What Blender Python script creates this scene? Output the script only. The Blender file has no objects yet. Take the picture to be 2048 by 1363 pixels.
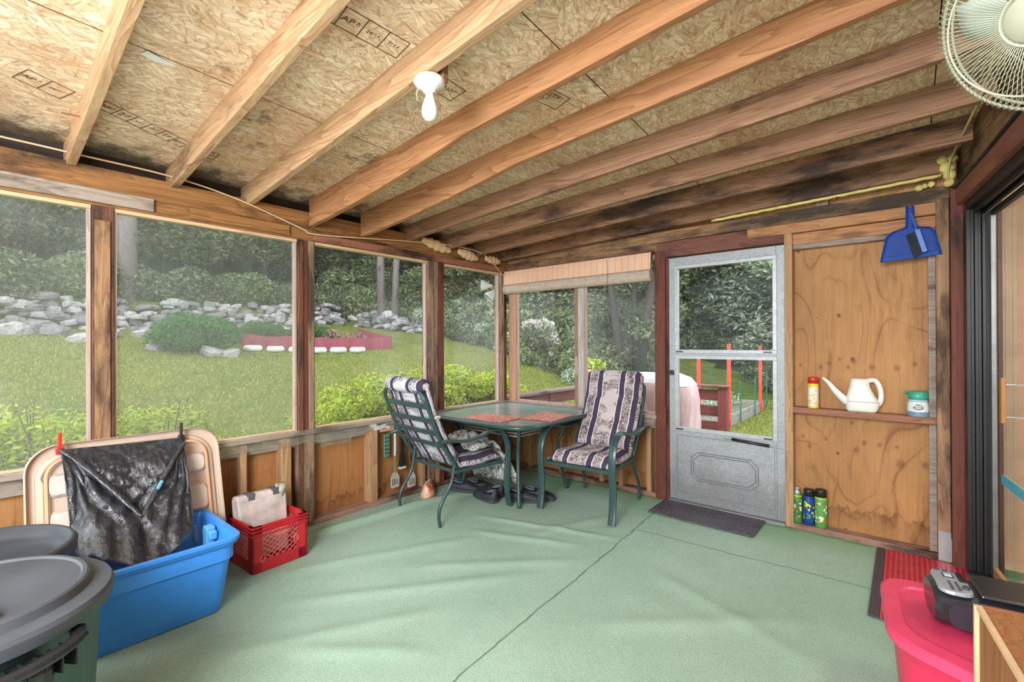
import bpy, math, random
from math import sin, cos, pi, radians
from mathutils import Vector, Matrix, noise
random.seed(7)
SC = bpy.context.scene
COL = SC.collection

# ------------------------------------------------------------------ camera, world, lights, exposure
YAW, PITCH, ROLL, FPX = 0.704, 0.003, -0.004, 928.1
cam_d = bpy.data.cameras.new('camera')
cam_d.sensor_width = 36.0
cam_d.lens = FPX / 2048 * 36.0
cam_d.clip_start = 0.05
cam_d.clip_end = 300
cam = bpy.data.objects.new('camera', cam_d)
COL.objects.link(cam)
F = Vector((-sin(YAW), cos(YAW), 0)); R = Vector((cos(YAW), sin(YAW), 0)); U = Vector((0, 0, 1))
F2 = F * cos(PITCH) + U * sin(PITCH); U2 = U * cos(PITCH) - F * sin(PITCH)
R3 = R * cos(ROLL) + U2 * sin(ROLL); U3 = U2 * cos(ROLL) - R * sin(ROLL)
m = Matrix.Identity(4)
for i in range(3):
    m[i][0] = R3[i]; m[i][1] = U3[i]; m[i][2] = -F2[i]
m[0][3], m[1][3], m[2][3] = 3.334, -3.849, 1.339
cam.matrix_world = m
SC.camera = cam

w = bpy.data.worlds.new('overcast_sky'); SC.world = w; w.use_nodes = True
bg = w.node_tree.nodes['Background']
bg.inputs[0].default_value = (0.86, 0.93, 1.0, 1)
bg.inputs[1].default_value = 3.0

def light(name, kind, loc, rot, energy, color=(1, 1, 1), **kw):
    d = bpy.data.lights.new(name, kind); d.energy = energy; d.color = color
    for k, v in kw.items(): setattr(d, k, v)
    o = bpy.data.objects.new(name, d); o.location = loc; o.rotation_euler = rot; COL.objects.link(o)
    return o
light('sun', 'SUN', (-10, -5, 20), (radians(38), radians(-22), 0), 1.3, (1, .96, .88), angle=radians(25))
# unseen fill lamps added to brighten the porch: high, low, and ceiling-aimed
light('rear_fill_lamp', 'AREA', (2.9, -5.2, 2.2), (radians(68), 0, radians(30)), 125, (.92, .96, 1.0), shape='RECTANGLE', size=1.4, size_y=.9)
light('low_fill_lamp', 'AREA', (2.7, -5.0, 1.3), (radians(78), 0, radians(52)), 38, (.94, .97, 1.0), shape='RECTANGLE', size=.9, size_y=.6)
light('ceiling_fill_lamp', 'AREA', (1.9, -4.3, 0.9), (radians(180), 0, radians(0)), 21, (.94, .97, 1.0), shape='RECTANGLE', size=1.6, size_y=1.2)

SC.view_settings.view_transform = 'Standard'
SC.view_settings.look = 'None'
SC.view_settings.gamma = 1
SC.view_settings.exposure = 0.2
SC.view_settings.use_curve_mapping = False
SC.cycles.max_bounces = 8
SC.cycles.transparent_max_bounces = 16
SC.cycles.diffuse_bounces = 5
SC.cycles.use_denoising = True
SC.cycles.sample_clamp_indirect = 6

# ------------------------------------------------------------------ material helpers
def srgb(r, g, b):
    f = lambda c: (c / 255) / 12.92 if c <= 10 else ((c / 255 + .055) / 1.055) ** 2.4
    return (f(r), f(g), f(b), 1)

def ds(c, k=.80):
    g = .3 * c[0] + .55 * c[1] + .15 * c[2]
    return tuple(max(0, min(255, g + (q - g) * k)) for q in c)

class NT:
    def __init__(s, name):
        s.m = bpy.data.materials.new(name); s.m.use_nodes = True
        s.t = s.m.node_tree; s.n = s.t.nodes; s.b = s.n['Principled BSDF']; s.out = s.n['Material Output']
    def link(s, a, b): s.t.links.new(a, b)
    def node(s, typ, **kw):
        n = s.n.new(typ)
        for k, v in kw.items(): setattr(n, k, v)
        return n
    def put(s, sock, v):
        if hasattr(v, 'is_output'): s.link(v, sock)
        elif v is not None: sock.default_value = v
    def coord(s, which='Object', scale=(1, 1, 1), rot=(0, 0, 0), rand=True):
        tc = s.node('ShaderNodeTexCoord')
        mp = s.node('ShaderNodeMapping'); mp.inputs['Scale'].default_value = scale; mp.inputs['Rotation'].default_value = rot
        s.link(tc.outputs[which], mp.inputs[0])
        if rand:
            oi = s.node('ShaderNodeObjectInfo')
            mm = s.math('MULTIPLY', oi.outputs['Random'], 37.0)
            s.link(mm, mp.inputs['Location'])
        return mp.outputs[0]
    def xyz(s):
        tc = s.node('ShaderNodeTexCoord'); sp = s.node('ShaderNodeSeparateXYZ'); s.link(tc.outputs['Object'], sp.inputs[0])
        return sp.outputs
    def noise(s, vec, scale=5, detail=4, rough=.55, dist=0.0, col=False):
        n = s.node('ShaderNodeTexNoise'); n.inputs['Scale'].default_value = scale; n.inputs['Detail'].default_value = detail
        n.inputs['Roughness'].default_value = rough; n.inputs['Distortion'].default_value = dist
        if vec is not None: s.link(vec, n.inputs['Vector'])
        return n.outputs['Color' if col else 'Fac']
    def voro(s, vec, scale=5, feat='F1', out='Distance', rnd=1.0):
        n = s.node('ShaderNodeTexVoronoi', feature=feat); n.inputs['Scale'].default_value = scale
        n.inputs['Randomness'].default_value = rnd
        if vec is not None: s.link(vec, n.inputs['Vector'])
        return n.outputs[out]
    def math(s, op, a, b=None, c=None, clamp=False):
        n = s.node('ShaderNodeMath', operation=op, use_clamp=clamp)
        s.put(n.inputs[0], a); s.put(n.inputs[1], b)
        if c is not None: s.put(n.inputs[2], c)
        return n.outputs[0]
    def ramp(s, fac, stops, interp='LINEAR'):
        n = s.node('ShaderNodeValToRGB'); n.color_ramp.interpolation = interp
        e = n.color_ramp.elements
        while len(e) < len(stops): e.new(.5)
        for el, (p, c) in zip(e, stops): el.position = p; el.color = c if len(c) == 4 else (*c, 1)
        s.link(fac, n.inputs[0]); return n.outputs[0]
    def mask(s, fac, a, b):
        return s.ramp(fac, [(min(a, b), (0, 0, 0, 1) if a < b else (1, 1, 1, 1)), (max(a, b), (1, 1, 1, 1) if a < b else (0, 0, 0, 1))])
    def mix(s, fac, a, b, mode='MIX'):
        n = s.node('ShaderNodeMix', data_type='RGBA', blend_type=mode)
        s.put(n.inputs[0], fac); s.put(n.inputs[6], a); s.put(n.inputs[7], b); return n.outputs[2]
    def bump(s, h, strength=.3, dist=.01):
        n = s.node('ShaderNodeBump'); n.inputs['Strength'].default_value = strength; n.inputs['Distance'].default_value = dist
        s.link(h, n.inputs['Height']); s.link(n.outputs[0], s.b.inputs['Normal'])
    def fin(s, col=None, rough=.6, metal=0, spec=None):
        s.put(s.b.inputs['Base Color'], col); s.put(s.b.inputs['Roughness'], rough); s.b.inputs['Metallic'].default_value = metal
        if spec is not None: s.b.inputs['Specular IOR Level'].default_value = spec
        return s.m

def plain(name, rgb, rough=.5, metal=0, var=.12, scale=9, bump=0, spec=None):
    s = NT(name); c = srgb(*rgb); v = s.coord()
    n = s.noise(v, scale, 3); col = s.mix(s.mask(n, .3, .7), tuple(x * (1 - var) for x in c[:3]) + (1,), tuple(min(1, x * (1 + var)) for x in c[:3]) + (1,))
    if bump: s.bump(s.noise(v, scale * 12, 2), bump, .003)
    return s.fin(col, rough, metal, spec)

AX = {'x': (0.07, 1, 1), 'y': (1, 0.07, 1), 'z': (1, 1, 0.07)}
def wood(name, light_c, dark_c, axis='x', rough=.65, rings=1.0, dirt=0.0, dirt_c=(40, 28, 20), knots=.5):
    light_c, dark_c, dirt_c = ds(light_c), ds(dark_c), ds(dirt_c)
    s = NT(name); v = s.coord(scale=AX[axis])
    a = s.noise(v, 9, 3, .5, .6)
    rg = s.math('FRACT', s.math('MULTIPLY', a, 9 * rings))
    rg = s.ramp(rg, [(0, (0, 0, 0, 1)), (.75, (.55, .55, .55, 1)), (.95, (1, 1, 1, 1)), (1, (0, 0, 0, 1))])
    fib = s.noise(v, 110, 4, .7)
    col = s.mix(s.math('MULTIPLY', rg, .7), srgb(*light_c), srgb(*dark_c))
    col = s.mix(s.math('MULTIPLY', s.mask(fib, .45, .75), .45), col, srgb(*dark_c))
    if knots:
        vk = s.coord(scale=tuple(.35 if q < .5 else 1 for q in AX[axis]))
        k = s.voro(vk, 4.2); kk = s.mask(k, .14, .07)
        col = s.mix(s.math('MULTIPLY', kk, knots), col, srgb(70, 38, 20))
    if dirt:
        vd = s.coord(scale=tuple(.3 if q < .5 else 1 for q in AX[axis]))
        d = s.noise(vd, 5, 6, .65); col = s.mix(s.math('MULTIPLY', s.mask(d, .68 - .25 * dirt, .78 - .2 * dirt), .9), col, srgb(*dirt_c))
    s.bump(fib, .25, .002)
    return s.fin(col, rough, spec=.3)

def leafmat(name, cols, rough=.5, trans=.35):
    s = NT(name); g = s.node('ShaderNodeNewGeometry')
    st = [(i / (len(cols) - 1), srgb(*c)) for i, c in enumerate(cols)]
    col = s.ramp(g.outputs['Random Per Island'], st)
    d = s.node('ShaderNodeBsdfDiffuse'); t = s.node('ShaderNodeBsdfTranslucent'); mx = s.node('ShaderNodeMixShader'); mx.inputs[0].default_value = trans
    s.link(col, d.inputs[0]); s.link(col, t.inputs[0]); s.link(d.outputs[0], mx.inputs[1]); s.link(t.outputs[0], mx.inputs[2])
    s.link(mx.outputs[0], s.out.inputs[0]); s.n.remove(s.b); return s.m

def film(name, haze, col=(200, 205, 198), rough=.15, streak=0.0, gloss=.08):
    # clear plastic sheet: mostly see-through, with real milky haze and a faint sheen
    s = NT(name); tr = s.node('ShaderNodeBsdfTransparent'); d = s.node('ShaderNodeBsdfTranslucent'); df = s.node('ShaderNodeBsdfDiffuse')
    gl = s.node('ShaderNodeBsdfGlossy'); gl.inputs['Roughness'].default_value = rough
    d.inputs[0].default_value = srgb(*col); df.inputs[0].default_value = srgb(*col)
    a = s.node('ShaderNodeMixShader'); a.inputs[0].default_value = .5; s.link(d.outputs[0], a.inputs[1]); s.link(df.outputs[0], a.inputs[2])
    b = s.node('ShaderNodeMixShader'); s.link(tr.outputs[0], b.inputs[1]); s.link(a.outputs[0], b.inputs[2])
    v = s.coord(scale=(1, 1, .6)); n = s.noise(v, 3.0, 6, .65); h = s.math('MULTIPLY_ADD', n, haze * 1.2, haze * .4)
    if streak:
        n2 = s.noise(s.coord(scale=(1, 1, .05)), 60, 3, .7); h = s.math('MULTIPLY_ADD', s.mask(n2, .5, .8), streak, h)
        sp = s.voro(s.coord(), 90); h = s.math('MULTIPLY_ADD', s.mask(sp, .16, .05), streak * 1.2, h)
    s.link(h, b.inputs[0])
    c = s.node('ShaderNodeMixShader'); c.inputs[0].default_value = gloss; s.link(b.outputs[0], c.inputs[1]); s.link(gl.outputs[0], c.inputs[2])
    s.link(c.outputs[0], s.out.inputs[0]); s.n.remove(s.b); return s.m

# ------------------------------------------------------------------ mesh helpers
class M:
    def __init__(s): s.v = []; s.f = []; s.uv = {}
    def add(s, vs, fs):
        b = len(s.v); s.v += [tuple(p) for p in vs]; s.f += [tuple(i + b for i in f) for f in fs]; return b
    def box(s, x0, y0, z0, x1, y1, z1):
        s.add([(x0, y0, z0), (x1, y0, z0), (x1, y1, z0), (x0, y1, z0), (x0, y0, z1), (x1, y0, z1), (x1, y1, z1), (x0, y1, z1)],
              [(0, 3, 2, 1), (4, 5, 6, 7), (0, 1, 5, 4), (1, 2, 6, 5), (2, 3, 7, 6), (3, 0, 4, 7)]); return s
    def bar(s, p, q, a, b, up=(0, 0, 1)):      # rectangular bar from p to q, a wide, b high
        p = Vector(p); q = Vector(q); d = (q - p).normalized(); u = Vector(up)
        if abs(d.dot(u)) > .99: u = Vector((1, 0, 0))
        r = d.cross(u).normalized() * a / 2; u = r.cross(d).normalized() * b / 2
        vs = [p - r - u, p + r - u, p + r + u, p - r + u, q - r - u, q + r - u, q + r + u, q - r + u]
        s.add(vs, [(0, 3, 2, 1), (4, 5, 6, 7), (0, 1, 5, 4), (1, 2, 6, 5), (2, 3, 7, 6), (3, 0, 4, 7)]); return s
    def loft(s, rings, cap0=True, cap1=True, closed=True):
        n = len(rings[0]); b = len(s.v)
        for r in rings: s.v += [tuple(p) for p in r]
        for i in range(len(rings) - 1):
            for j in range(n if closed else n - 1):
                k = (j + 1) % n; s.f.append((b + i * n + j, b + i * n + k, b + (i + 1) * n + k, b + (i + 1) * n + j))
        if cap0: s.f.append(tuple(b + j for j in range(n))[::-1])
        if cap1: s.f.append(tuple(b + (len(rings) - 1) * n + j for j in range(n)))
        return s
    def tube(s, pts, r, n=8, closed=False, flat=1.0, up=None):
        pts = [Vector(p) for p in pts]; rings = []; N = len(pts); prev = None
        for i, p in enumerate(pts):
            a = pts[i - 1] if (i or closed) else p; c = pts[(i + 1) % N] if (i < N - 1 or closed) else p
            d = (c - a).normalized()
            if up is not None: u = Vector(up)
            else: u = prev if prev is not None else (Vector((0, 0, 1)) if abs(d.z) < .9 else Vector((1, 0, 0)))
            x = d.cross(u).normalized(); y = x.cross(d).normalized(); prev = y
            rr = r[i] if isinstance(r, (list, tuple)) else r
            rings.append([p + x * cos(2 * pi * k / n) * rr + y * sin(2 * pi * k / n) * rr * flat for k in range(n)])
        if closed: rings.append(rings[0]); s.loft(rings, False, False)
        else: s.loft(rings)
        return s
    def lathe(s, prof, n=32, c=(0, 0, 0), sx=1, sy=1, cap0=True, cap1=True):
        rings = [[(c[0] + r * sx * cos(2 * pi * k / n), c[1] + r * sy * sin(2 * pi * k / n), c[2] + z) for k in range(n)] for r, z in prof]
        return s.loft(rings, cap0, cap1)
    def sphere(s, c, r, n=12, m_=8, sx=1, sy=1, sz=1):
        rings = [[(c[0] + r * sx * sin(pi * (i + .02) / (m_ + .04)) * cos(2 * pi * k / n), c[1] + r * sy * sin(pi * (i + .02) / (m_ + .04)) * sin(2 * pi * k / n), c[2] - r * sz * cos(pi * i / m_)) for k in range(n)] for i in range(m_ + 1)]
        return s.loft(rings)
    def prism(s, poly, t, axis='y', at=0.0):   # 2D outline extruded by t along axis
        def P(a, b, h): return {'y': (a, h, b), 'x': (h, a, b), 'z': (a, b, h)}[axis]
        return s.loft([[P(a, b, at) for a, b in poly], [P(a, b, at + t) for a, b in poly]])
    def shift(s, d):
        s.v = [(a + d[0], b + d[1], c + d[2]) for a, b, c in s.v]; return s
    def xf(s, mat):
        s.v = [tuple(mat @ Vector(p)) for p in s.v]; return s
    def build(s, name, mat, parent=None, smooth=False, bevel=0, sub=0, loc=None, rot=None):
        me = bpy.data.meshes.new(name); me.from_pydata(s.v, [], s.f); me.validate(); me.update()
        me.materials.append(mat)
        if s.uv:
            l = me.uv_layers.new(name='UVMap')
            for lp in me.loops: l.data[lp.index].uv = s.uv.get(lp.vertex_index, (0, 0))
        import bmesh
        bm = bmesh.new(); bm.from_mesh(me); bmesh.ops.recalc_face_normals(bm, faces=bm.faces); bm.to_mesh(me); bm.free()
        o = bpy.data.objects.new(name, me); COL.objects.link(o)
        if parent is not None: o.parent = parent
        if loc is not None: o.location = loc
        if rot is not None: o.rotation_euler = rot
        if smooth:
            for p in me.polygons: p.use_smooth = True
        if bevel:
            b = o.modifiers.new('bevel', 'BEVEL'); b.width = bevel; b.segments = 2; b.limit_method = 'ANGLE'; b.angle_limit = radians(40)
        if sub:
            b = o.modifiers.new('sub', 'SUBSURF'); b.levels = sub; b.render_levels = sub
        return o

def tag(o, label=None, cat=None, group=None, kind=None):
    if label: o['label'] = label
    if cat: o['category'] = cat
    if group: o['group'] = group
    if kind: o['kind'] = kind
    return o
def thing(name, label, cat, loc=(0, 0, 0), rz=0.0, group=None):
    o = bpy.data.objects.new(name, None); o.empty_display_size = .1; COL.objects.link(o)
    o.location = loc; o.rotation_euler = (0, 0, rz) if not isinstance(rz, tuple) else rz
    return tag(o, label, cat, group)
def struct(o): o['kind'] = 'structure'; return o
def copy_tree(o, parent=None):
    c = o.copy(); COL.objects.link(c)
    if parent is not None: c.parent = parent
    for ch in list(o.children): copy_tree(ch, c)
    return c

def rrect(cx, cy, wx, wy, r, z, n=5):
    pts = []
    for (sx, sy, a0) in ((1, 1, 0), (-1, 1, 90), (-1, -1, 180), (1, -1, 270)):
        for k in range(n):
            a = radians(a0 + 90 * k / (n - 1)); pts.append((cx + sx * (wx / 2 - r) + r * cos(a), cy + sy * (wy / 2 - r) + r * sin(a), z))
    return pts
def bez(pts, n=8):  # catmull-rom through points
    P = [Vector(p) for p in pts]; out = []
    for i in range(len(P) - 1):
        p0 = P[max(i - 1, 0)]; p1 = P[i]; p2 = P[i + 1]; p3 = P[min(i + 2, len(P) - 1)]
        for k in range(n):
            t = k / n
            out.append(.5 * ((2 * p1) + (p2 - p0) * t + (2 * p0 - 5 * p1 + 4 * p2 - p3) * t * t + (3 * p1 - p0 - 3 * p2 + p3) * t ** 3))
    out.append(P[-1]); return out
def text(body, size, mat, parent, loc, rot, name='lettering', bold=0.0):
    c = bpy.data.curves.new(name, 'FONT'); c.body = body; c.size = size; c.align_x = 'CENTER'; c.align_y = 'CENTER'; c.extrude = .0002; c.offset = bold
    c.materials.append(mat); o = bpy.data.objects.new(name, c); COL.objects.link(o); o.location = loc; o.rotation_euler = rot
    bpy.context.view_layer.update()
    me = bpy.data.meshes.new_from_object(o.evaluated_get(bpy.context.evaluated_depsgraph_get())); me.materials.clear(); me.materials.append(mat)
    o2 = bpy.data.objects.new(name, me); COL.objects.link(o2); o2.location = loc; o2.rotation_euler = rot
    bpy.data.objects.remove(o)
    if parent is not None: o2.parent = parent
    return o2

# ------------------------------------------------------------------ materials
W_RAF = [wood('rafter_pine', (205, 160, 112), (160, 98, 58), 'x', dirt=.35, dirt_c=(110, 80, 55)),
         wood('rafter_fir', (194, 130, 78), (138, 76, 40), 'x', dirt=.2, dirt_c=(100, 60, 35)),
         wood('rafter_weathered', (176, 124, 88), (116, 72, 48), 'x', dirt=.6, dirt_c=(70, 48, 36)),
         wood('rafter_moldy', (166, 114, 78), (104, 64, 42), 'x', dirt=.8, dirt_c=(52, 38, 30))]
W_BEAM = wood('beam_brown', (168, 108, 50), (108, 62, 26), 'y', dirt=.6, dirt_c=(50, 32, 18))
W_BEAMX = wood('beam_stained', (176, 126, 80), (112, 72, 44), 'x', dirt=.9, dirt_c=(52, 40, 30))
W_GREY = wood('trim_grey', (168, 150, 132), (120, 98, 80), 'y', dirt=.4)
W_GREYX = wood('trim_grey_x', (172, 150, 136), (126, 100, 84), 'x', dirt=.5)
W_POST = wood('post_brown', (126, 78, 52), (80, 44, 30), 'z', dirt=.7, dirt_c=(45, 30, 24))
W_POSTG = wood('post_grey', (168, 132, 104), (112, 78, 56), 'z', dirt=.8, dirt_c=(70, 48, 34))
W_POSTL = wood('post_light', (206, 152, 116), (170, 112, 80), 'z')
W_RED = wood('trim_redbrown', (126, 62, 44), (88, 42, 32), 'z', dirt=.6)
W_REDX = wood('trim_redbrown_x', (138, 78, 62), (98, 52, 42), 'x', dirt=.7)
W_STUD = wood('stud_fir', (196, 148, 100), (150, 100, 62), 'z')
W_PLATE = wood('plate_wood', (176, 132, 112), (130, 88, 70), 'y', dirt=.7, dirt_c=(80, 55, 44))
W_PLATEX = wood('plate_wood_x', (172, 126, 106), (126, 82, 66), 'x', dirt=.9, dirt_c=(70, 45, 36))
W_ORANGE = wood('nailer_orange', (206, 140, 84), (158, 92, 50), 'x', dirt=.6, dirt_c=(80, 50, 30))
W_HOUSE = wood('house_beam', (158, 112, 72), (92, 62, 42), 'y', dirt=1.2, dirt_c=(30, 26, 22))
W_HOUSER = wood('house_trim_red', (158, 92, 70), (112, 58, 44), 'y', dirt=.4)

def ply(name, base, dark, vert=.35, rings=5.0, bottom=None, knots_at=None):
    base, dark = ds(base, 1.0), ds(dark, 1.0)
    s = NT(name); v = s.coord(scale=(1, 1, vert), rand=False)
    n = s.noise(v, 2.3, 2, .4, .5)
    f = s.math('FRACT', s.math('MULTIPLY', n, rings * 2.2))
    line = s.ramp(f, [(0, (1, 1, 1, 1)), (.05, (.25, .25, .25, 1)), (.25, (0, 0, 0, 1)), (.9, (.12, .12, .12, 1)), (1, (1, 1, 1, 1))])
    br = s.noise(s.coord(scale=(1, 1, .5), rand=False), 7, 3); line = s.math('MULTIPLY', line, s.mask(br, .33, .62))
    fib = s.noise(s.coord(scale=(1, 1, .04), rand=False), 70, 4, .7)
    patch = s.noise(s.coord(scale=(1, 1, .4), rand=False), 3, 5, .6)
    col = s.mix(s.mask(patch, .35, .7), srgb(*base), srgb(*[int(c * .86) for c in base]))
    col = s.mix(s.math('MULTIPLY', s.mask(fib, .45, .8), .4), col, srgb(*dark))
    col = s.mix(s.math('MULTIPLY', line, .75), col, srgb(*dark))
    # knots
    k = s.voro(s.coord(scale=(1, 1, .8), rand=False), 5.5); g = s.mask(k, .075, .05)
    col = s.mix(s.math('MULTIPLY', g, .8), col, srgb(105, 56, 26))
    if knots_at:
        X_, _, Z_ = s.xyz(); best = None
        for (kx, kz, kr) in knots_at:
            dx = s.math('DIVIDE', s.math('SUBTRACT', X_, kx), kr); dz = s.math('DIVIDE', s.math('SUBTRACT', Z_, kz), kr * 1.25)
            d2 = s.math('ADD', s.math('MULTIPLY', dx, dx), s.math('MULTIPLY', dz, dz)); best = d2 if best is None else s.math('MINIMUM', best, d2)
        kc = s.ramp(s.math('MULTIPLY', best, .1), [(0, (.8, .8, .8, 1)), (.05, (.35, .35, .35, 1)), (.09, (1, 1, 1, 1)), (.13, (.3, .3, .3, 1)), (.5, (0, 0, 0, 1))])
        col = s.mix(s.math('MULTIPLY', kc, .8), col, srgb(98, 52, 26))
    # water marks: ragged brown tide line above the floor, drips from the top
    z = s.xyz()[2]
    if bottom is not None:
        e = s.math('MULTIPLY_ADD', s.noise(s.coord(scale=(1, 1, .25), rand=False), 14, 4, .7), .28, -.02)
        dd = s.math('SUBTRACT', e, s.math('SUBTRACT', z, bottom))
        tide = s.math('MULTIPLY', s.ramp(dd, [(0, (0, 0, 0, 1)), (.008, (.9, .9, .9, 1)), (.05, (.4, .4, .4, 1)), (.12, (.2, .2, .2, 1))]), s.mask(s.noise(s.coord(scale=(1, 1, .3), rand=False), 9, 4, .7), .35, .6))
        xs = s.xyz()[0]; rs = s.math('MULTIPLY', s.mask(s.noise(s.coord(scale=(1, 1, .12), rand=False), 16, 5, .7), .48, .68), s.mask(s.math('MULTIPLY_ADD', s.noise(s.coord(rand=False), 2, 3), .5, s.math('SUBTRACT', xs, 3.3)), .0, .3))
        col = s.mix(s.math('MULTIPLY', rs, .55), col, srgb(110, 66, 36))
        col = s.mix(s.math('MULTIPLY', tide, .85), col, srgb(88, 44, 24))
    s.bump(fib, .2, .002)
    return s.fin(col, .6, spec=.3)
PLY_END = ply('plywood_end', (190, 138, 86), (118, 68, 34), bottom=.06, knots_at=[(a, b, (.007, .010, .008)[i % 3] * (1.6 if i in (6, 12, 16, 17) else 1)) for i, (a, b) in enumerate([(2.746, 1.165), (2.87, 1.156), (2.919, 1.183), (2.98, 1.211), (3.058, 1.201), (3.028, 1.159), (3.158, 1.163), (3.286, 1.16), (3.376, 1.19), (3.507, 1.168), (2.801, 0.583), (2.9, 0.646), (3.071, 0.595), (3.114, 0.649), (3.196, 0.646), (3.286, 0.644), (3.304, 0.536), (3.424, 0.546), (2.76, 0.652), (3.047, 0.779)])])
PLY_LEFT = ply('plywood_left', (176, 122, 74), (104, 60, 30), vert=.25, rings=7, bottom=.02)
PLY_HEAD = ply('plywood_gable', (216, 160, 104), (150, 90, 50), vert=.3, rings=6)

def osb():
    s = NT('osb_sheathing')
    tc = s.node('ShaderNodeTexCoord')
    h = None; cols = None
    for i, (sc, off) in enumerate(((19, 0), (30, 5.3))):
        mp = s.node('ShaderNodeMapping'); mp.inputs['Location'].default_value = (off, off * .7, 0); mp.inputs['Scale'].default_value = (1.0, .42, .01)
        s.link(tc.outputs['Object'], mp.inputs[0])
        vn = s.node('ShaderNodeTexVoronoi'); vn.inputs['Scale'].default_value = sc; s.link(mp.outputs[0], vn.inputs['Vector'])
        sep = s.node('ShaderNodeSeparateColor'); s.link(vn.outputs['Color'], sep.inputs[0])
        ang = s.math('MULTIPLY_ADD', sep.outputs[0], 2.4, -1.2)
        vr = s.node('ShaderNodeVectorRotate', rotation_type='Z_AXIS'); s.link(tc.outputs['Object'], vr.inputs['Vector']); s.link(ang, vr.inputs['Angle'])
        mp2 = s.node('ShaderNodeMapping'); mp2.inputs['Scale'].default_value = (1, .09, 1); s.link(vr.outputs[0], mp2.inputs[0])
        st = s.noise(mp2.outputs[0], 70, 5, .7)
        tone = sep.outputs[1]
        c = s.mix(tone, srgb(222, 192, 158), srgb(246, 224, 194))
        c = s.mix(s.math('MULTIPLY', s.mask(st, .44, .66), .85), c, srgb(164, 122, 88))
        edge = s.mask(s.voro(mp.outputs[0], sc, 'DISTANCE_TO_EDGE'), .035, .0)
        c = s.mix(s.math('MULTIPLY', edge, .45), c, srgb(120, 80, 45))
        if cols is None: cols = c; h = st
        else:
            sel = s.mask(s.noise(tc.outputs['Object'], 18, 2), .48, .52); cols = s.mix(sel, cols, c); h = s.math('ADD', s.math('MULTIPLY', h, .5), s.math('MULTIPLY', st, .5))
    x, y, z = s.xyz()
    # broad tone drift and damp stains, dark mold along the low eave
    n = s.noise(tc.outputs['Object'], 1.3, 5, .6)
    cols = s.mix(s.math('MULTIPLY', s.mask(n, .46, .7), .5), cols, srgb(176, 118, 74))
    n2 = s.noise(tc.outputs['Object'], 2.2, 6, .7)
    cols = s.mix(s.math('MULTIPLY', s.mask(n2, .585, .66), .75), cols, srgb(84, 58, 38))
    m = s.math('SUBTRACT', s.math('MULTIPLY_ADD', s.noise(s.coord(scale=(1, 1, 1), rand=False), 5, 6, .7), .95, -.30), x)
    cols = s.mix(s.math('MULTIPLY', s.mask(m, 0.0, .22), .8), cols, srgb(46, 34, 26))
    # gaps between the sheets
    def gap(c, pitch, off, wdt):
        f = s.math('FRACT', s.math('DIVIDE', s.math('ADD', c, off), pitch)); return s.math('LESS_THAN', f, wdt / pitch)
    gx = gap(x, 1.22, .22, .005)
    cols = s.mix(gx, cols, srgb(50, 32, 18))
    s.bump(h, .35, .003)
    return s.fin(cols, .75, spec=.2)
OSB = osb()

def carpet():
    s = NT('green_carpet'); x, y, z = s.xyz()
    v = s.coord(rand=False)
    n = s.noise(v, 160, 3, .8); n1 = s.noise(v, 1.1, 4, .6); n2 = s.noise(v, 420, 2, .8)
    col = s.mix(s.mask(n1, .3, .7), srgb(162, 190, 170), srgb(182, 206, 188))
    col = s.mix(s.math('MULTIPLY', s.mask(n, .4, .7), .6), col, srgb(112, 146, 118))
    wig = s.math('MULTIPLY_ADD', s.noise(v, 2.5, 3), .05, -.025)
    d = s.math('ABSOLUTE', s.math('SUBTRACT', s.math('ADD', x, wig), s.math('MULTIPLY_ADD', y, -.06, 1.80)))
    l1 = s.mask(d, .007, .002)
    w2 = s.math('MULTIPLY_ADD', s.noise(v, 3.1, 2), .03, -.015)
    d2 = s.math('ABSOLUTE', s.math('SUBTRACT', s.math('ADD', y, w2), s.math('MULTIPLY_ADD', x, .048, -.826)))
    l2 = s.math('MULTIPLY', s.mask(d2, .006, .002), s.math('GREATER_THAN', x, 1.86))
    col = s.mix(s.math('MULTIPLY', s.math('MAXIMUM', l1, l2), .75), col, srgb(52, 82, 52))
    # darker green turf towards the end wall
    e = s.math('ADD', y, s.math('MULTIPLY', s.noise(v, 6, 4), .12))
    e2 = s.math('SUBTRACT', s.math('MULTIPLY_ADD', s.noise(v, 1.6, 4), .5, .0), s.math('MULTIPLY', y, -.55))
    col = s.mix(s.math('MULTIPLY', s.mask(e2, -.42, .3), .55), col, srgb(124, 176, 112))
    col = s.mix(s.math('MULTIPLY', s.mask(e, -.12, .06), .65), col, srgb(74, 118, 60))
    s.bump(s.math('ADD', s.math('MULTIPLY', n, .6), s.math('MULTIPLY', n2, .4)), .75, .006)
    return s.fin(col, .95, spec=.08)
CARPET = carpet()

def lawn():
    s = NT('lawn'); x, y, z = s.xyz(); v = s.coord(rand=False)
    n1 = s.noise(v, .55, 5, .6); n2 = s.noise(s.coord(scale=(1, 1, 1), rand=False), 22, 4, .75); n3 = s.noise(v, 2.6, 4, .6)
    g = s.mix(s.mask(n1, .35, .65), srgb(110, 130, 54), srgb(142, 148, 74))
    g = s.mix(s.math('MULTIPLY', s.mask(n3, .45, .65), .6), g, srgb(170, 158, 96))
    g = s.mix(s.math('MULTIPLY', s.mask(n2, .42, .62), .65), g, srgb(62, 80, 34))
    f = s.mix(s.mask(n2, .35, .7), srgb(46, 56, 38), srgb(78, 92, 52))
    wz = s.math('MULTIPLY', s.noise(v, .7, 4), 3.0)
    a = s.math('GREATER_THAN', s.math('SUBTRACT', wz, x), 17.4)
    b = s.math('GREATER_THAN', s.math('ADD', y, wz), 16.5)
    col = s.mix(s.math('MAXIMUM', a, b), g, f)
    s.bump(n2, 1.0, .08)
    return s.fin(col, .95, spec=.05)
LAWN = lawn()
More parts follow.
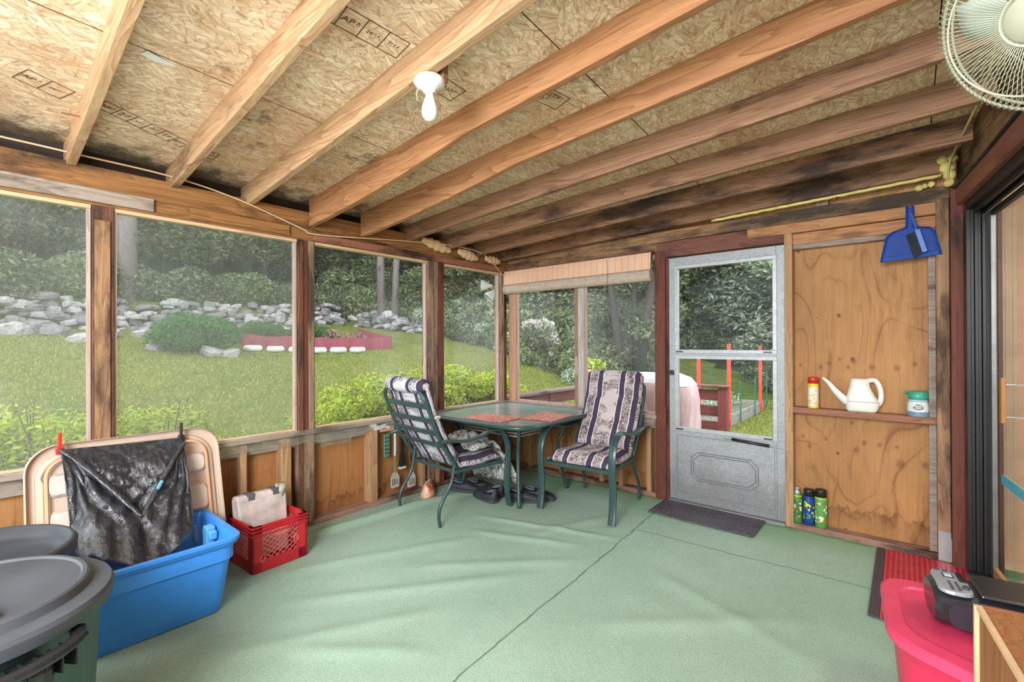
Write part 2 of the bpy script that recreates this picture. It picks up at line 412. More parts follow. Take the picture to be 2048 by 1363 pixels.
FOL_DARK = leafmat('foliage_dark', [(56, 66, 48), (108, 118, 88), (156, 164, 128), (76, 86, 62)])
FOL_MID = leafmat('foliage_mid', [(70, 84, 58), (132, 148, 102), (178, 186, 144), (88, 104, 74)])
FOL_PALE = leafmat('foliage_pale', [(86, 108, 80), (176, 190, 160), (218, 226, 208), (112, 136, 100)])
FOL_YEL = leafmat('foliage_yellow', [(120, 146, 40), (190, 206, 76), (214, 224, 110), (90, 116, 40)])
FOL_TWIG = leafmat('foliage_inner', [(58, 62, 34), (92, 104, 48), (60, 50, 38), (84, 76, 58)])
FOL_BUSH = leafmat('foliage_bush', [(56, 92, 50), (84, 124, 72), (108, 146, 92)])
FLOWER = leafmat('flower_petals', [(226, 214, 236), (240, 238, 246), (232, 226, 190), (206, 190, 222)])
BARK = wood('bark', (150, 136, 132), (96, 84, 80), 'z', dirt=.5)
BARKD = wood('bark_dark', (74, 66, 58), (46, 40, 36), 'z', dirt=.5)
ROCK = plain('fieldstone', (164, 160, 158), .85, var=.35, scale=4, bump=.5)
ROCKD = plain('fieldstone_dark', (122, 118, 118), .85, var=.35, scale=4, bump=.5)
GREEN_M = plain('green_metal', (50, 74, 74), .32, .0, var=.1, spec=.6)
ALU = None
def alu():
    s = NT('storm_door_aluminium'); v = s.coord(); n = s.noise(v, 60, 4, .7); n2 = s.noise(v, 3, 4)
    z = s.xyz()[2]; e = s.math('SUBTRACT', s.math('MULTIPLY', s.noise(v, 5, 5, .7), .9), z)
    c = s.mix(s.mask(n, .4, .75), srgb(170, 172, 174), srgb(140, 142, 144))
    c = s.mix(s.math('MULTIPLY', s.mask(n2, .5, .7), .3), c, srgb(140, 138, 134))
    c = s.mix(s.math('MULTIPLY', s.mask(e, 0, .3), .4), c, srgb(92, 88, 84))
    s.bump(n, .15, .001); return s.fin(c, .5, .25)
ALU = alu()
WHITE_P = plain('white_plastic', (228, 228, 222), .35)
CREAM_P = plain('cream_fan', (190, 190, 166), .4, var=.05)
BLACK_P = plain('black_plastic', (30, 31, 33), .38, spec=.6)
BLACK_FR = plain('black_door_frame', (17, 18, 18), .5, var=.3, scale=30, spec=.6)
STEEL = plain('steel', (176, 178, 180), .35, .7)
RUST = plain('rusty_nail', (120, 74, 44), .7, .3)

# ------------------------------------------------------------------ terrain and ground
def cl(v, a=0., b=1.): return max(a, min(b, v))
def T(x, y):
    a = max(0, -x - 1.2); q = cl((-x - 1) / 4)
    h = -.5 + .17 * min(a, 16) + .07 * max(0, min(y, 16) - 3) * q + .11 * max(0, min(y, 18) - 9) * (1 - q)
    h += .42 * max(0, -x - 17.5) + .42 * max(0, y - 17)
    st = cl((-x - 15.1) / .5) * cl((6.4 - y) / 1.5); h += .75 * st * (1 if x > -17.5 else 1)
    if x > -17: h += .04 * noise.noise(Vector((x * .4, y * .4, 0)))
    return h
g = M(); nx, ny = 120, 150; X0, X1, Y0, Y1 = -34, 12, -14, 40
for j in range(ny + 1):
    for i in range(nx + 1):
        x = X0 + (X1 - X0) * i / nx; y = Y0 + (Y1 - Y0) * j / ny; g.v.append((x, y, T(x, y)))
for j in range(ny):
    for i in range(nx):
        a = j * (nx + 1) + i; g.f.append((a, a + 1, a + nx + 2, a + nx + 1))
tag(g.build('lawn', LAWN, smooth=True), 'sloping grass lawn and wooded bank outside the porch', 'lawn', kind='structure')

# ------------------------------------------------------------------ floor
fl = M(); FX0, FX1, FY0, FY1 = -.06, 4.3, -5.6, .1
nx, ny = 290, 380
def bump_line(x, y, ax, ay, bx, by, wd, h):
    dx, dy = bx - ax, by - ay; L2 = dx * dx + dy * dy; t = cl(((x - ax) * dx + (y - ay) * dy) / L2)
    d = math.hypot(x - ax - t * dx, y - ay - t * dy); e = min(1, 4 * t, 4 * (1 - t)) if 0 < t < 1 else 0
    return h * max(e, 0) * math.exp(-(d / wd) ** 2)
WR = [(.16, -2.5, .28, -.95, .045, .035), (.5, -2.75, 1.1, -1.5, .05, .012), (.8, -2.9, 1.7, -1.7, .05, .013), (1.0, -3.3, 1.6, -2.2, .05, .011),
      (1.0, -2.2, 1.85, -1.35, .05, .011), (.9, -1.55, 1.75, -1.2, .04, .012), (1.2, -3.0, 1.8, -2.5, .05, .01), (2.1, -2.0, 3.0, -1.2, .06, .009),
      (2.1, -1.2, 3.1, -1.6, .06, .008), (.75, -1.3, 1.9, -.95, .03, .012), (1.3, -1.4, 1.6, -.6, .05, .01), (2.0, -3.2, 2.9, -2.2, .06, .009), (1.2,-3.6,1.9,-3.1,.05,.01)]
for j in range(ny + 1):
    for i in range(nx + 1):
        x = FX0 + (FX1 - FX0) * i / nx; y = FY0 + (FY1 - FY0) * j / ny
        z = .004 * noise.noise(Vector((x * 2, y * 2, 0))) + .003 * noise.noise(Vector((x * 9 + y * 3, y * 3, 4)))
        for w_ in WR: z += bump_line(x, y, w_[0], w_[1], w_[2], w_[3], w_[4], w_[5])
        z += .006 * math.exp(-((x - (1.8 - .06 * y)) / .012) ** 2) * (1 if x > 1.8 - .06 * y else .2)
        fl.v.append((x, y, z - .004))
for j in range(ny):
    for i in range(nx):
        a = j * (nx + 1) + i; fl.f.append((a, a + 1, a + nx + 2, a + nx + 1))
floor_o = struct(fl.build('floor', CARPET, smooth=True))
M().box(-.1, -5.6, -.12, 4.3, .1, -.02).build('floor_deck', W_PLATE, floor_o)

# ------------------------------------------------------------------ roof: OSB ceiling and rafters
def ZC(x, y): ay = -y; return 2.345 + .032 * x + .02 * ay + .024 * x * ay
c_ = M(); nx, ny = 20, 26
for top in (0, 1):
    for j in range(ny + 1):
        for i in range(nx + 1):
            x = -.45 + 4.6 * i / nx; y = -5.6 + 6.1 * j / ny; c_.v.append((x, y, ZC(x, y) + .02 * top))
n1 = (nx + 1) * (ny + 1)
for j in range(ny):
    for i in range(nx):
        a = j * (nx + 1) + i; c_.f.append((a, a + 1, a + nx + 2, a + nx + 1)); c_.f.append((a + n1, a + nx + 1 + n1, a + nx + 2 + n1, a + 1 + n1))
ceil_o = struct(c_.build('ceiling', OSB, smooth=True))
INK = plain('stamp_ink', (92, 66, 40), .8)
def stamp(x0, y0, x1, y1, words, hgt=.11):
    d = Vector((x1 - x0, y1 - y0, 0)); L = d.length; d.normalize(); ang = math.atan2(d.y, d.x)
    sm = M(); n = len(words)
    off = Vector((-d.y, d.x, 0)) * hgt / 2
    def P(t, s_):
        p = Vector((x0, y0, 0)) + d * t + off * s_; return Vector((p.x, p.y, ZC(p.x, p.y) - .0012))
    for s_ in (-1, 1): sm.bar(P(0, s_), P(L, s_), .004, .001)
    for k in range(n + 1): sm.bar(P(L * k / n, -1), P(L * k / n, 1), .004, .001)
    so = sm.build('grade_stamp', INK, ceil_o)
    for k, wd in enumerate(words):
        p = P(L * (k + .5) / n, 0); sx = math.atan(.032 + .024 * -p.y)
        t = text(wd, min(hgt * (.42 if '\n' in wd else .6), L / n / max(2, max(len(q) for q in wd.split('\n'))) * 1.45), INK, so, p, (pi, 0, ang))
# strips of printed boxes on the boards, as on the photographed ceiling
stamp(1.70, -3.02, 1.73, -2.66, ['DISTRI', 'APA', '24/16', '7/16'])
stamp(1.68, -2.54, 1.68, -2.30, ['RATED\nSHEATHING', '2102'])
stamp(1.70, -3.35, 1.70, -3.10, ['PS 2-92', 'EXP 1'])
stamp(.50, -3.70, .44, -3.55, ['APA', '24/16'])
stamp(.46, -3.44, .30, -3.06, ['APA', '24', '7/16', 'PS 2', '16', 'EXP'], .09)
stamp(.27, -2.99, .26, -2.90, ['APA'], .09)
stamp(1.98, -2.08, 2.02, -1.90, ['DISTRI\nAPA'], .11)
p = (.97, -3.33)
o = M().box(-.055, -.025, -.0015, .055, .025, 0).build('paper_sticker', plain('sticker_white', (232, 230, 224), .6), ceil_o, loc=(p[0], p[1], ZC(*p) - .001), rot=(0, 0, -1.25))

RAF = [(-3.49, 0, None, 'first rafter at the left edge, pale pine seen from below'), (-3.04, 0, None, 'second rafter from the left, pale pine with a nail in its face'),
       (-2.62, 0, None, 'pine rafter that carries the bare bulb'), (-2.20, 1, 2.195, 'orange fir rafter just right of the bare bulb'),
       (-1.78, 1, 2.192, 'orange fir rafter with swirling knot grain near the top of the photo'), (-1.32, 2, None, 'brown weathered rafter running up to the fan cage'),
       (-.87, 2, None, 'red-brown rafter ending just under the fan'), (-.47, 3, None, 'mold-darkened rafter, second from the end wall'),
       (-.10, 3, None, 'black-stained rafter right against the end wall'), (-3.95, 0, None, 'pine rafter overhead behind the camera'), (-4.4, 0, None, 'pine rafter over the open end of the porch')]
for y, mi, zl, lab in RAF:
    if y < -3.6: continue
    r_ = M(); xr = 3.55 + -y * .114; n = 14
    x0 = .005 if zl else -.35
    rings = []
    for k in range(n + 1):
        x = x0 + (xr - x0) * k / n; zt = ZC(x, y) + .001
        zb = zt - .135
        if zl: t = cl(x / 1.6); zb = min(zb, zl + (zb - zl) * t ** .8 if t < 1 else zb)
        wv = .003 * noise.noise(Vector((x * 3, y * 5, 1)))
        rings.append([(x, y - .02 + wv, zb), (x, y + .02 + wv, zb + .002 * noise.noise(Vector((x * 6, y, 0)))), (x, y + .02 + wv, zt), (x, y - .02 + wv, zt)])
    r_.loft(rings)
    tag(r_.build('rafter', W_RAF[mi], bevel=.003), lab, 'rafter', 'roof rafters under the sheathing')

# bent nails hanging out of rafters and header
def nail(p, q, lab):
    tag(M().tube([p, q], .0025, 6).build('nail', RUST), lab, 'nail', 'nails sticking out of the wood')
nail((.50, -3.02, ZC(.5, -3.02) - .130), (.47, -3.10, ZC(.5, -3.02) - .19), 'nail poking from the underside of the second rafter')
nail((.54, -3.52, ZC(.54, -3.5) - .128), (.45, -3.57, ZC(.54, -3.5) - .10), 'nail poking from the side of the first rafter')
nail((1.62, -3.05, ZC(1.62, -3.05) - .132), (1.72, -3.0, ZC(1.62, -3.05) - .19), 'long nail under the second rafter near the printed board')

# ------------------------------------------------------------------ left wall
SILL = .705
YL0 = -5.6
lw = M(); lw.box(-.115, YL0, -.5, -.095, .11, SILL - .03)
wl = struct(lw.build('wall_left', PLY_LEFT))
M().box(-.093, YL0, SILL - .028, .022, .0, SILL + .004).build('sill', W_GREY, wl, bevel=.003)
M().box(-.093, YL0, SILL - .12, -.05, .0, SILL - .03).build('sill_nailer', W_GREY, wl)
M().box(-.093, YL0, -.01, -.002, .0, .036).build('bottom_plate', W_PLATE, wl, bevel=.003)
def z0z1(o, y0, y1, z0, z1, mat, x0=-.09, x1=-.003, nm='stud'): return M().box(x0, y0, z0, x1, y1, z1).build(nm, mat, o, bevel=.002)
for y, wd, mt in ((-2.66, .038, W_STUD), (-2.385, .07, W_STUD), (-1.68, .075, W_STUD), (-1.16, .038, W_STUD), (-.98, .06, W_STUD), (-.58, .05, W_STUD), (-3.36, .08, W_POST), (-3.0, .04, W_STUD), (-4.0, .04, W_STUD), (-4.6, .04, W_STUD)):
    z0z1(wl, y - wd / 2, y + wd / 2, .036, SILL - .03, mt, x0=-.09 if mt is W_STUD else -.09)
# full height posts
def post(y0, y1, mats, z1=2.09, z0=.0):
    n = len(mats)
    for k, mt in enumerate(mats):
        a = y0 + (y1 - y0) * k / n; b = y0 + (y1 - y0) * (k + 1) / n
        M().box(-.092, a + .001, z0, .004 if k % 2 == 0 else -.008, b - .001, z1).build('post', mt, wl, bevel=.003)
post(-3.41, -3.318, [W_POST]); post(-2.300, -2.183, [W_POST, W_RED, W_POSTG]); post(-1.105, -.918, [W_POSTG, W_POSTG, W_RED]); post(-.11, -.004, [W_POSTG, W_POST]); post(-4.5, -4.4, [W_POST])
M().box(.003, -3.40, .70, .016, -3.335, 2.01).build('batten', wood('batten_mottled', (176, 128, 84), (110, 70, 40), 'z', dirt=.9, dirt_c=(60, 36, 22)), wl, bevel=.002)
M().box(-.092, -2.30, -.02, -.001, -2.18, SILL - .01).build('post_base', W_POSTG, wl, bevel=.004)
# header
M().box(-.092, YL0, 2.175, -.002, .0, 2.30).build('header_beam', W_BEAM, wl, bevel=.004)
M().box(-.092, YL0, 2.09, -.012, .0, 2.175).build('header_block', W_BEAM, wl)
M().box(-.011, YL0, 2.105, .012, -3.14, 2.178).build('trim_board', W_GREY, wl, bevel=.003)
M().box(-.011, -2.96, 2.105, .01, -2.36, 2.172).build('trim_board', W_BEAM, wl, bevel=.003)
M().box(-.011, -2.18, 2.095, .01, -.0, 2.15).build('trim_board', wood('trim_redwood_y', (172, 102, 74), (118, 62, 44), 'y', dirt=.7), wl, bevel=.003)
M().box(-.115, YL0, 2.30, -.10, .0, 2.5).build('eave_block', wood('eave_dark', (70, 50, 38), (40, 28, 22), 'y', dirt=1), wl)
# windows on the left: wooden stops + plastic film
STOP = wood('window_stop', (222, 186, 140), (178, 132, 88), 'y')
STOPZ = wood('window_stop_z', (196, 166, 150), (150, 112, 96), 'z')
FILM_A = film('plastic_film_hazy', .22, (176, 186, 178), streak=.10, gloss=.05)
FILM_B = film('plastic_film_clear', .07, (186, 194, 186), streak=.06, gloss=.04)
FILM_C = film('window_film_clean', .04, (190, 196, 190), gloss=.03)
def win_left(n, y0, y1, mat, wave):
    f = M(); f.box(-.06, y0, 2.07, -.012, y1, 2.092); f.box(-.06, y0, SILL, -.02, y1, SILL + .012)
    fo = struct(f.build('window_%d' % n, STOP))
    s_ = M(); s_.box(-.06, y0, SILL + .012, -.02, y0 + .014, 2.07); s_.box(-.06, y1 - .014, SILL + .012, -.02, y1, 2.07)
    s_.build('side_stop', STOPZ, fo)
    p = M(); a, b = 24, 18
    for j in range(b + 1):
        for i in range(a + 1):
            y = y0 + .01 + (y1 - y0 - .02) * i / a; z = SILL + .01 + (2.08 - SILL) * j / b
            p.v.append((-.045 + wave * noise.noise(Vector((y * 2.2, z * 2.2, n))), y, z))
    for j in range(b):
        for i in range(a):
            q = j * (a + 1) + i; p.f.append((q, q + 1, q + a + 2, q + a + 1))
    p.build('pane', mat, fo, smooth=True)
win_left(1, -4.4, -3.412, FILM_A, .006); win_left(2, -3.316, -2.302, FILM_A, .006); win_left(3, -2.181, -1.107, FILM_B, .004); win_left(4, -.916, -.112, FILM_B, .004)
win_left(5, -5.6, -4.5, FILM_A, .004)
# ragged strip of clear plastic hanging under the sill
s_ = M(); a = 60
for i in range(a + 1):
    y = -2.86 + 1.36 * i / a
    dz = .055 + .05 * abs(noise.noise(Vector((y * 4, 0, 3)))) + (.05 if -2.15 < y < -1.9 else 0)
    for k in range(5):
        s_.v.append((.004 + .014 * noise.noise(Vector((y * 9, k * .7, 1))) + .004 * k, y, SILL - .026 - dz * k / 4))
for i in range(a):
    for k in range(4):
        q = i * 5 + k; s_.f.append((q, q + 5, q + 6, q + 1))
tag(s_.build('plastic_strip', film('loose_film', .22, (206, 214, 196), streak=.2, gloss=.2), smooth=True), 'ragged strip of clear plastic hanging below the window sill', 'plastic')

# ------------------------------------------------------------------ end wall
DX0, DX1 = 1.80, 2.66
ew = M(); ew.box(-.1, .095, -.5, 1.70, .115, SILL - .02); ew.box(2.70, .092, -.5, 3.62, .112, 2.05); ew.box(-.1, .095, 2.09, 3.62, .115, 2.34)
we = struct(ew.build('wall_back', PLY_END))
M().box(0, -.02, SILL - .028, 1.70, .092, SILL + .004).build('sill', W_GREYX, we, bevel=.003)
M().box(0, .001, SILL - .11, 1.70, .05, SILL - .03).build('sill_nailer', W_GREYX, we)
M().box(0, .002, -.01, 1.70, .092, .036).build('bottom_plate', W_PLATEX, we, bevel=.003)
M().box(2.70, .0, -.01, 3.53, .090, .036).build('bottom_plate', W_PLATEX, we, bevel=.003)
for x in (.12, .30, .70, 1.15, 1.35, 1.62):
    M().box(x - .02, .004, .036, x + .02, .09, SILL - .03).build('stud', W_STUD, we, bevel=.002)
M().box(.02, .0, SILL, .10, .09, 2.09).build('corner_post', W_POSTL, we, bevel=.003)
M().box(.86, .012, SILL, .905, .09, 2.0).build('post', W_POSTG, we, bevel=.002)
M().box(.905, .004, SILL, .960, .09, 2.0).build('post', wood('post_whitewashed', (196, 186, 180), (150, 130, 120), 'z', dirt=.5, dirt_c=(110, 80, 60)), we, bevel=.002)
M().box(.868, .0, 1.02, .902, .012, 1.20).build('patch_block', STOPZ, we)
M().box(1.683, -.002, .0, 1.775, .09, 2.115).build('door_jamb_left', W_RED, we, bevel=.004)
M().box(1.772, .02, .0, 1.798, .09, 2.1).build('jamb_stop', W_RED, we, bevel=.002)
M().box(2.662, -.002, .0, 2.712, .09, 2.17).build('door_jamb_right', W_STUD, we, bevel=.003)
M().box(1.70, .0, 2.055, 2.662, .09, 2.185).build('door_header', W_REDX, we, bevel=.003)
M().box(-.0, .001, 2.10, 1.70, .092, 2.19).build('window_header', W_BEAMX, we, bevel=.003)
M().box(-.0, .0, 2.19, 3.54, .092, 2.28).build('top_plate', W_BEAMX, we, bevel=.004)
M().box(2.42, -.012, 2.115, 3.53, .05, 2.186).build('orange_nailer', W_ORANGE, we, bevel=.003)
M().box(2.712, .02, 2.035, 3.53, .09, 2.112).build('rough_nailer', W_ORANGE, we, bevel=.003)
M().box(2.712, .03, 2.0, 3.53, .088, 2.038).build('panel_trim', W_GREYX, we, bevel=.003)
M().box(2.85, .01, 2.28, 2.93, .09, 2.44).build('gable_block', W_POSTG, we, bevel=.003)
gm = M(); gm.v += [(2.2, .06, 2.28), (3.6, .06, 2.28), (3.6, .06, 2.5), (2.2, .06, 2.42)]; gm.f.append((0, 1, 2, 3)); gm.box(2.2, .061, 2.28, 3.6, .09, 2.40)
gm.build('gable_panel', PLY_HEAD, we)
M().box(3.44, .03, .036, 3.475, .09, 2.0).build('edge_strip', W_GREYX, we, bevel=.002)
# nailer shelf between the studs
sh = M(); sh.loft([[(2.712, .0, .826), (2.712, .091, .826), (2.712, .091, .868), (2.712, .0, .868)], [(3.50, .0, .822), (3.50, .091, .822), (3.50, .091, .864), (3.50, .0, .864)]])
tag(sh.build('wall_shelf', wood('shelf_reddish', (172, 110, 78), (120, 66, 42), 'x', dirt=.5), bevel=.003), 'rough wooden ledge nailed across the plywood wall, carrying bottles', 'shelf')
# right corner post group + metal bracket
M().box(3.475, -.03, .0, 3.535, .09, 2.2).build('corner_post', wood('corner_post_rot', (182, 134, 92), (120, 76, 46), 'z', dirt=1.0, dirt_c=(66, 40, 26)), we, bevel=.005)
M().box(3.537, -.09, .0, 3.60, .06, 2.24).build('corner_trim', W_RED, we, bevel=.004)
b_ = M().box(3.478, -.036, .015, 3.534, -.031, .19).box(3.534, -.036, .015, 3.540, -.0, .15)
for (a, b) in ((3.492, .17), (3.52, .165), (3.5, .12), (3.52, .07)): b_.tube([(a, -.040, b), (a, -.036, b)], .004, 8)
tag(b_.build('post_bracket', plain('galvanised', (170, 170, 168), .45, .5)), 'galvanised metal bracket nailed to the foot of the right corner post', 'bracket')

def win_end(n, x0, x1, mat):
    f = M(); f.box(x0, .04, SILL + .003, x1, .07, SILL + .02); f.box(x0, .04, 2.06, x1, .07, 2.10)
    f.box(x0, .04, SILL + .02, x0 + .012, .07, 2.06); f.box(x1 - .012, .04, SILL + .02, x1, .07, 2.06)
    fo = struct(f.build('window_%d' % n, STOPZ))
    M().add([(0, 0, 0)], []) if False else None
    p = M(); p.add([(x0 + .01, .055, SILL + .01), (x1 - .01, .055, SILL + .01), (x1 - .01, .055, 2.08), (x0 + .01, .055, 2.08)], [(0, 1, 2, 3)])
    p.build('pane', mat, fo)
win_end(6, .10, .86, FILM_C); win_end(7, .96, 1.683, FILM_B)

# roll-up blind
PEACH = NT('blind_slats'); v = PEACH.coord(rand=False)
x, y, z = PEACH.xyz()
fx = PEACH.math('FRACT', PEACH.math('MULTIPLY', x, 16.0)); fz = PEACH.math('FRACT', PEACH.math('MULTIPLY', z, 70.0))
ln = PEACH.math('LESS_THAN', fx, .06); lz = PEACH.math('LESS_THAN', fz, .18)
c = PEACH.mix(PEACH.mask(PEACH.noise(v, 4, 3), .3, .7), srgb(222, 176, 146), srgb(236, 192, 162))
c = PEACH.mix(PEACH.math('MULTIPLY', lz, .25), c, srgb(180, 130, 100)); c = PEACH.mix(PEACH.math('MULTIPLY', ln, .6), c, srgb(150, 100, 80))
PEACH = PEACH.fin(c, .6)
bl = thing('roll_up_blind', 'peach roll-up slat blind pulled up over the corner window', 'blind', (.85, -.05, 2.0))
def curve_panel(pts, x0, x1):
    mm = M(); r0 = [(x0, a, b) for a, b in pts]; r1 = [(x1, a, b) for a, b in pts]; mm.loft([r0, r1], True, True); return mm
curve_panel([(.0, .11), (-.022, .10), (-.03, .06), (-.032, -.005), (-.034, -.042), (-.028, -.042), (-.022, 0), (-.012, .09)], -.83, .83).build('valance', PEACH, bl)
pr = [(.012 + .046 * cos(a), -.085 + .054 * sin(a)) for a in [radians(k * 30) for k in range(12)]]
curve_panel([(q[0] - .0, q[1]) for q in pr], -.85, .82).build('roll', plain('blind_roll', (186, 168, 150), .7, scale=30), bl)
M().box(-.84, -.012, .103, .84, .035, .118).build('head_rail', W_REDX, bl)
M().tube(bez([(.42, -.037, .09), (.43, -.045, -.1), (.42, -.04, -.25), (.44, -.04, -.45)]), .0015, 5).build('pull_cord', BLACK_P, bl)

# ------------------------------------------------------------------ storm door
dm = M(); y0, y1 = .02, .055
W0, W1, ZB, ZT = DX0, DX1, .02, 2.045
dm.box(W0, y0, ZB, W0 + .055, y1, ZT); dm.box(W1 - .055, y0, ZB, W1, y1, ZT)
dm.box(W0 + .055, y0, 1.975, W1 - .055, y1, ZT); dm.box(W0 + .055, y0, ZB, W1 - .055, y1, .60)
door = struct(dm.build('door_1', ALU, bevel=.003))
sf = M()
for z0, z1 in ((1.245, 1.975), (.60, 1.225)):
    t = .028; sf.box(W0 + .05, y0 - .008, z0, W1 - .05, y1 - .005, z0 + t); sf.box(W0 + .05, y0 - .008, z1 - t, W1 - .05, y1 - .005, z1)
    sf.box(W0 + .05, y0 - .008, z0 + t, W0 + .05 + t, y1 - .005, z1 - t); sf.box(W1 - .05 - t, y0 - .008, z0 + t, W1 - .05, y1 - .005, z1 - t)
sf.build('sash', plain('sash_white_alu', (178, 180, 182), .45, .3, scale=30), door, bevel=.002)
GLASS = film('door_glass', .012, (220, 225, 220), gloss=.012, rough=.0)
gp = M()
for z0, z1 in ((1.265, 1.955), (.62, 1.205)): gp.add([(W0 + .07, .035, z0), (W1 - .07, .035, z0), (W1 - .07, .035, z1), (W0 + .07, .035, z1)], [(0, 1, 2, 3)])
gp.build('pane', GLASS, door)
M().box(W0 + .055, y0 - .002, 1.225, W1 - .055, y1, 1.246).build('mid_rail', ALU, door)
kp = M()
def octo(cx, cz, w_, h_, c): return [(cx - w_ + c, cz - h_), (cx + w_ - c, cz - h_), (cx + w_, cz - h_ + c), (cx + w_, cz + h_ - c), (cx + w_ - c, cz + h_), (cx - w_ + c, cz + h_), (cx - w_, cz + h_ - c), (cx - w_, cz - h_ + c)]
for s_ in (0, .018):
    o8 = [(a, y0 - .001, b) for a, b in octo(2.23, .32, .25 - s_, .115 - s_, .05)]
    kp.tube(o8, .0035, 6, closed=True)
kp.build('kick_panel_moulding', plain('alu_groove', (120, 120, 120), .5, .3), door)
kf = M(); kf.bar((W0 + .07, y0 - .001, .56), (W1 - .07, y0 - .001, .56), .002, .006); kf.bar((W0 + .07, y0 - .001, .09), (W1 - .07, y0 - .001, .09), .002, .006)
kf.bar((W0 + .07, y0 - .001, .09), (W0 + .07, y0 - .001, .56), .004, .004); kf.bar((W1 - .07, y0 - .001, .09), (W1 - .07, y0 - .001, .56), .004, .004)
kf.build('kick_panel_edge', plain('alu_groove2', (130, 130, 130), .5, .3), door)
cl_ = M(); cl_.tube([(2.30, -.004, .583), (2.56, -.004, .565)], .012, 10); clo = cl_.build('door_closer', BLACK_P, door, smooth=True)
M().tube([(2.56, -.004, .565), (2.69, -.002, .556)], .004, 8).tube([(2.24, -.0, .587), (2.30, -.004, .583)], .009, 8).build('closer_rod', STEEL, clo)
M().box(1.812, -.004, 1.06, 1.842, .02, 1.10).box(1.795, -.012, 1.07, 1.83, -.002, 1.085).build('door_handle', BLACK_P, door, bevel=.003)
M().box(1.86, .008, .607, 1.92, .014, .617).box(2.52, .008, .607, 2.58, .014, .617).box(1.86, .008, 1.252, 1.92, .014, 1.262).box(2.52, .008, 1.252, 2.58, .014, 1.262).build('sash_clip', BLACK_P, door)
M().box(DX0, -.01, -.01, DX1, .09, .018).build('threshold', plain('threshold_alu', (150, 150, 150), .5, .4), door)

# ------------------------------------------------------------------ house wall with sliding door (turned 6.5 degrees)
HR = (0, 0, radians(6.5)); HL = (3.58, 0, 0)
def hb(x0, s0, z0, x1, s1, z1, mt, nm, parent=None, bev=.003):
    return M().box(x0, -s1, z0, x1, -s0, z1).build(nm, mt, parent, bevel=bev, **({} if parent is not None else dict(loc=HL, rot=HR)))
SIDING = wood('house_siding', (170, 130, 96), (120, 84, 58), 'y')
wr = struct(hb(.0, 1.95, -.3, .15, 5.7, 2.7, SIDING, 'wall_right'))
hb(-.01, .0, 2.235, .15, 2.0, 2.62, W_HOUSE, 'ledger_beam', wr, .004)
hb(-.03, .0, 2.13, .15, 2.0, 2.235, W_HOUSER, 'head_trim', wr, .003)
M().tube(bez([(-.035, -.05, 2.235), (-.032, -.6, 2.232), (-.034, -1.3, 2.238), (-.03, -2.0, 2.234)]), .012, 6, flat=.7).build('rotten_edge', wood('moldy_edge', (70, 66, 54), (34, 32, 28), 'y', dirt=1, dirt_c=(20, 20, 18)), wr)
hb(.0, .0, .0, .15, .14, 2.13, W_RED, 'side_trim', wr, .003)
d2 = struct(hb(.0, .141, .0, .02, .155, 2.13, BLACK_FR, 'door_2'))
for k, (xa, sb) in enumerate(((.02, .150), (.035, .160), (.05, .150), (.065, .165), (.08, .155))):
    hb(xa, .141, .0, xa + .013, sb, 2.12 - .004 * k, BLACK_FR, 'jamb_track', d2, .001)
hb(.0, .141, 2.085, .1, 1.94, 2.13, BLACK_FR, 'head_track', d2, .003)
hb(.03, .155, 2.06, .045, 1.94, 2.09, BLACK_FR, 'head_lip', d2, .002); hb(.065, .155, 2.05, .078, 1.94, 2.09, BLACK_FR, 'head_lip', d2, .002)
hb(.0, .141, .0, .1, 1.94, .035, BLACK_FR, 'sill_track', d2, .003)
hb(.092, .155, .035, .115, .195, 2.06, plain('sash_alu', (120, 122, 122), .4, .5), 'stile', d2, .002)
hb(.092, .195, .035, .115, 1.94, .09, W_STUD, 'bottom_rail', d2, .002)
hb(.092, .195, 2.03, .115, 1.94, 2.06, BLACK_FR, 'top_rail', d2, .002)
gl = NT('sliding_glass'); tr = gl.node('ShaderNodeBsdfTransparent'); gg = gl.node('ShaderNodeBsdfGlossy'); gg.inputs['Roughness'].default_value = .0
gg.inputs['Color'].default_value = (.95, .93, .9, 1)
mx = gl.node('ShaderNodeMixShader'); mx.inputs[0].default_value = .62; gl.link(tr.outputs[0], mx.inputs[1]); gl.link(gg.outputs[0], mx.inputs[2]); gl.link(mx.outputs[0], gl.out.inputs[0]); gl.n.remove(gl.b)
pm = M(); pm.add([(.102, -.19, .06), (.102, -1.94, .06), (.102, -1.94, 2.05), (.102, -.19, 2.05)], [(0, 1, 2, 3)]); pm.build('pane', gl.m, d2)
hd = M(); hd.box(.045, -.56, .93, .065, -.525, 1.155); hdo = hd.build('door_handle', wood('handle_wood', (190, 128, 70), (140, 84, 42), 'z'), d2, bevel=.005)
M().tube([(.065, -.542, 1.12), (.1, -.542, 1.12)], .005, 8).build('handle_bracket', STEEL, hdo)
M().tube([(.065, -.542, .96), (.1, -.542, .96)], .005, 8).build('handle_bracket', STEEL, hdo)
# room beyond the glass
ins = M(); ins.box(.9, -2.6, -.05, .95, .4, 2.5); ins.box(.16, -2.6, -.06, .95, .4, -.03); ins.box(.16, .35, -.05, .95, .4, 2.5)
kl = light('kitchen_fill_lamp', 'AREA', (4.25, -1.2, 2.4), (0, 0, 0), 30, (1, .92, .8), shape='RECTANGLE', size=.4, size_y=1.2)  # unseen lamp added to brighten the wall behind the glass
ino = struct(ins.build('wall_kitchen', plain('kitchen_wall', (226, 200, 166), .7), loc=HL, rot=HR))
tape = M().box(.0965, -.80, .585, .0985, -.33, .635)
tag(tape.build('painters_tape', plain('blue_tape', (74, 176, 206), .6), loc=HL, rot=HR), 'strip of light blue tape stuck across the sliding door glass', 'tape')

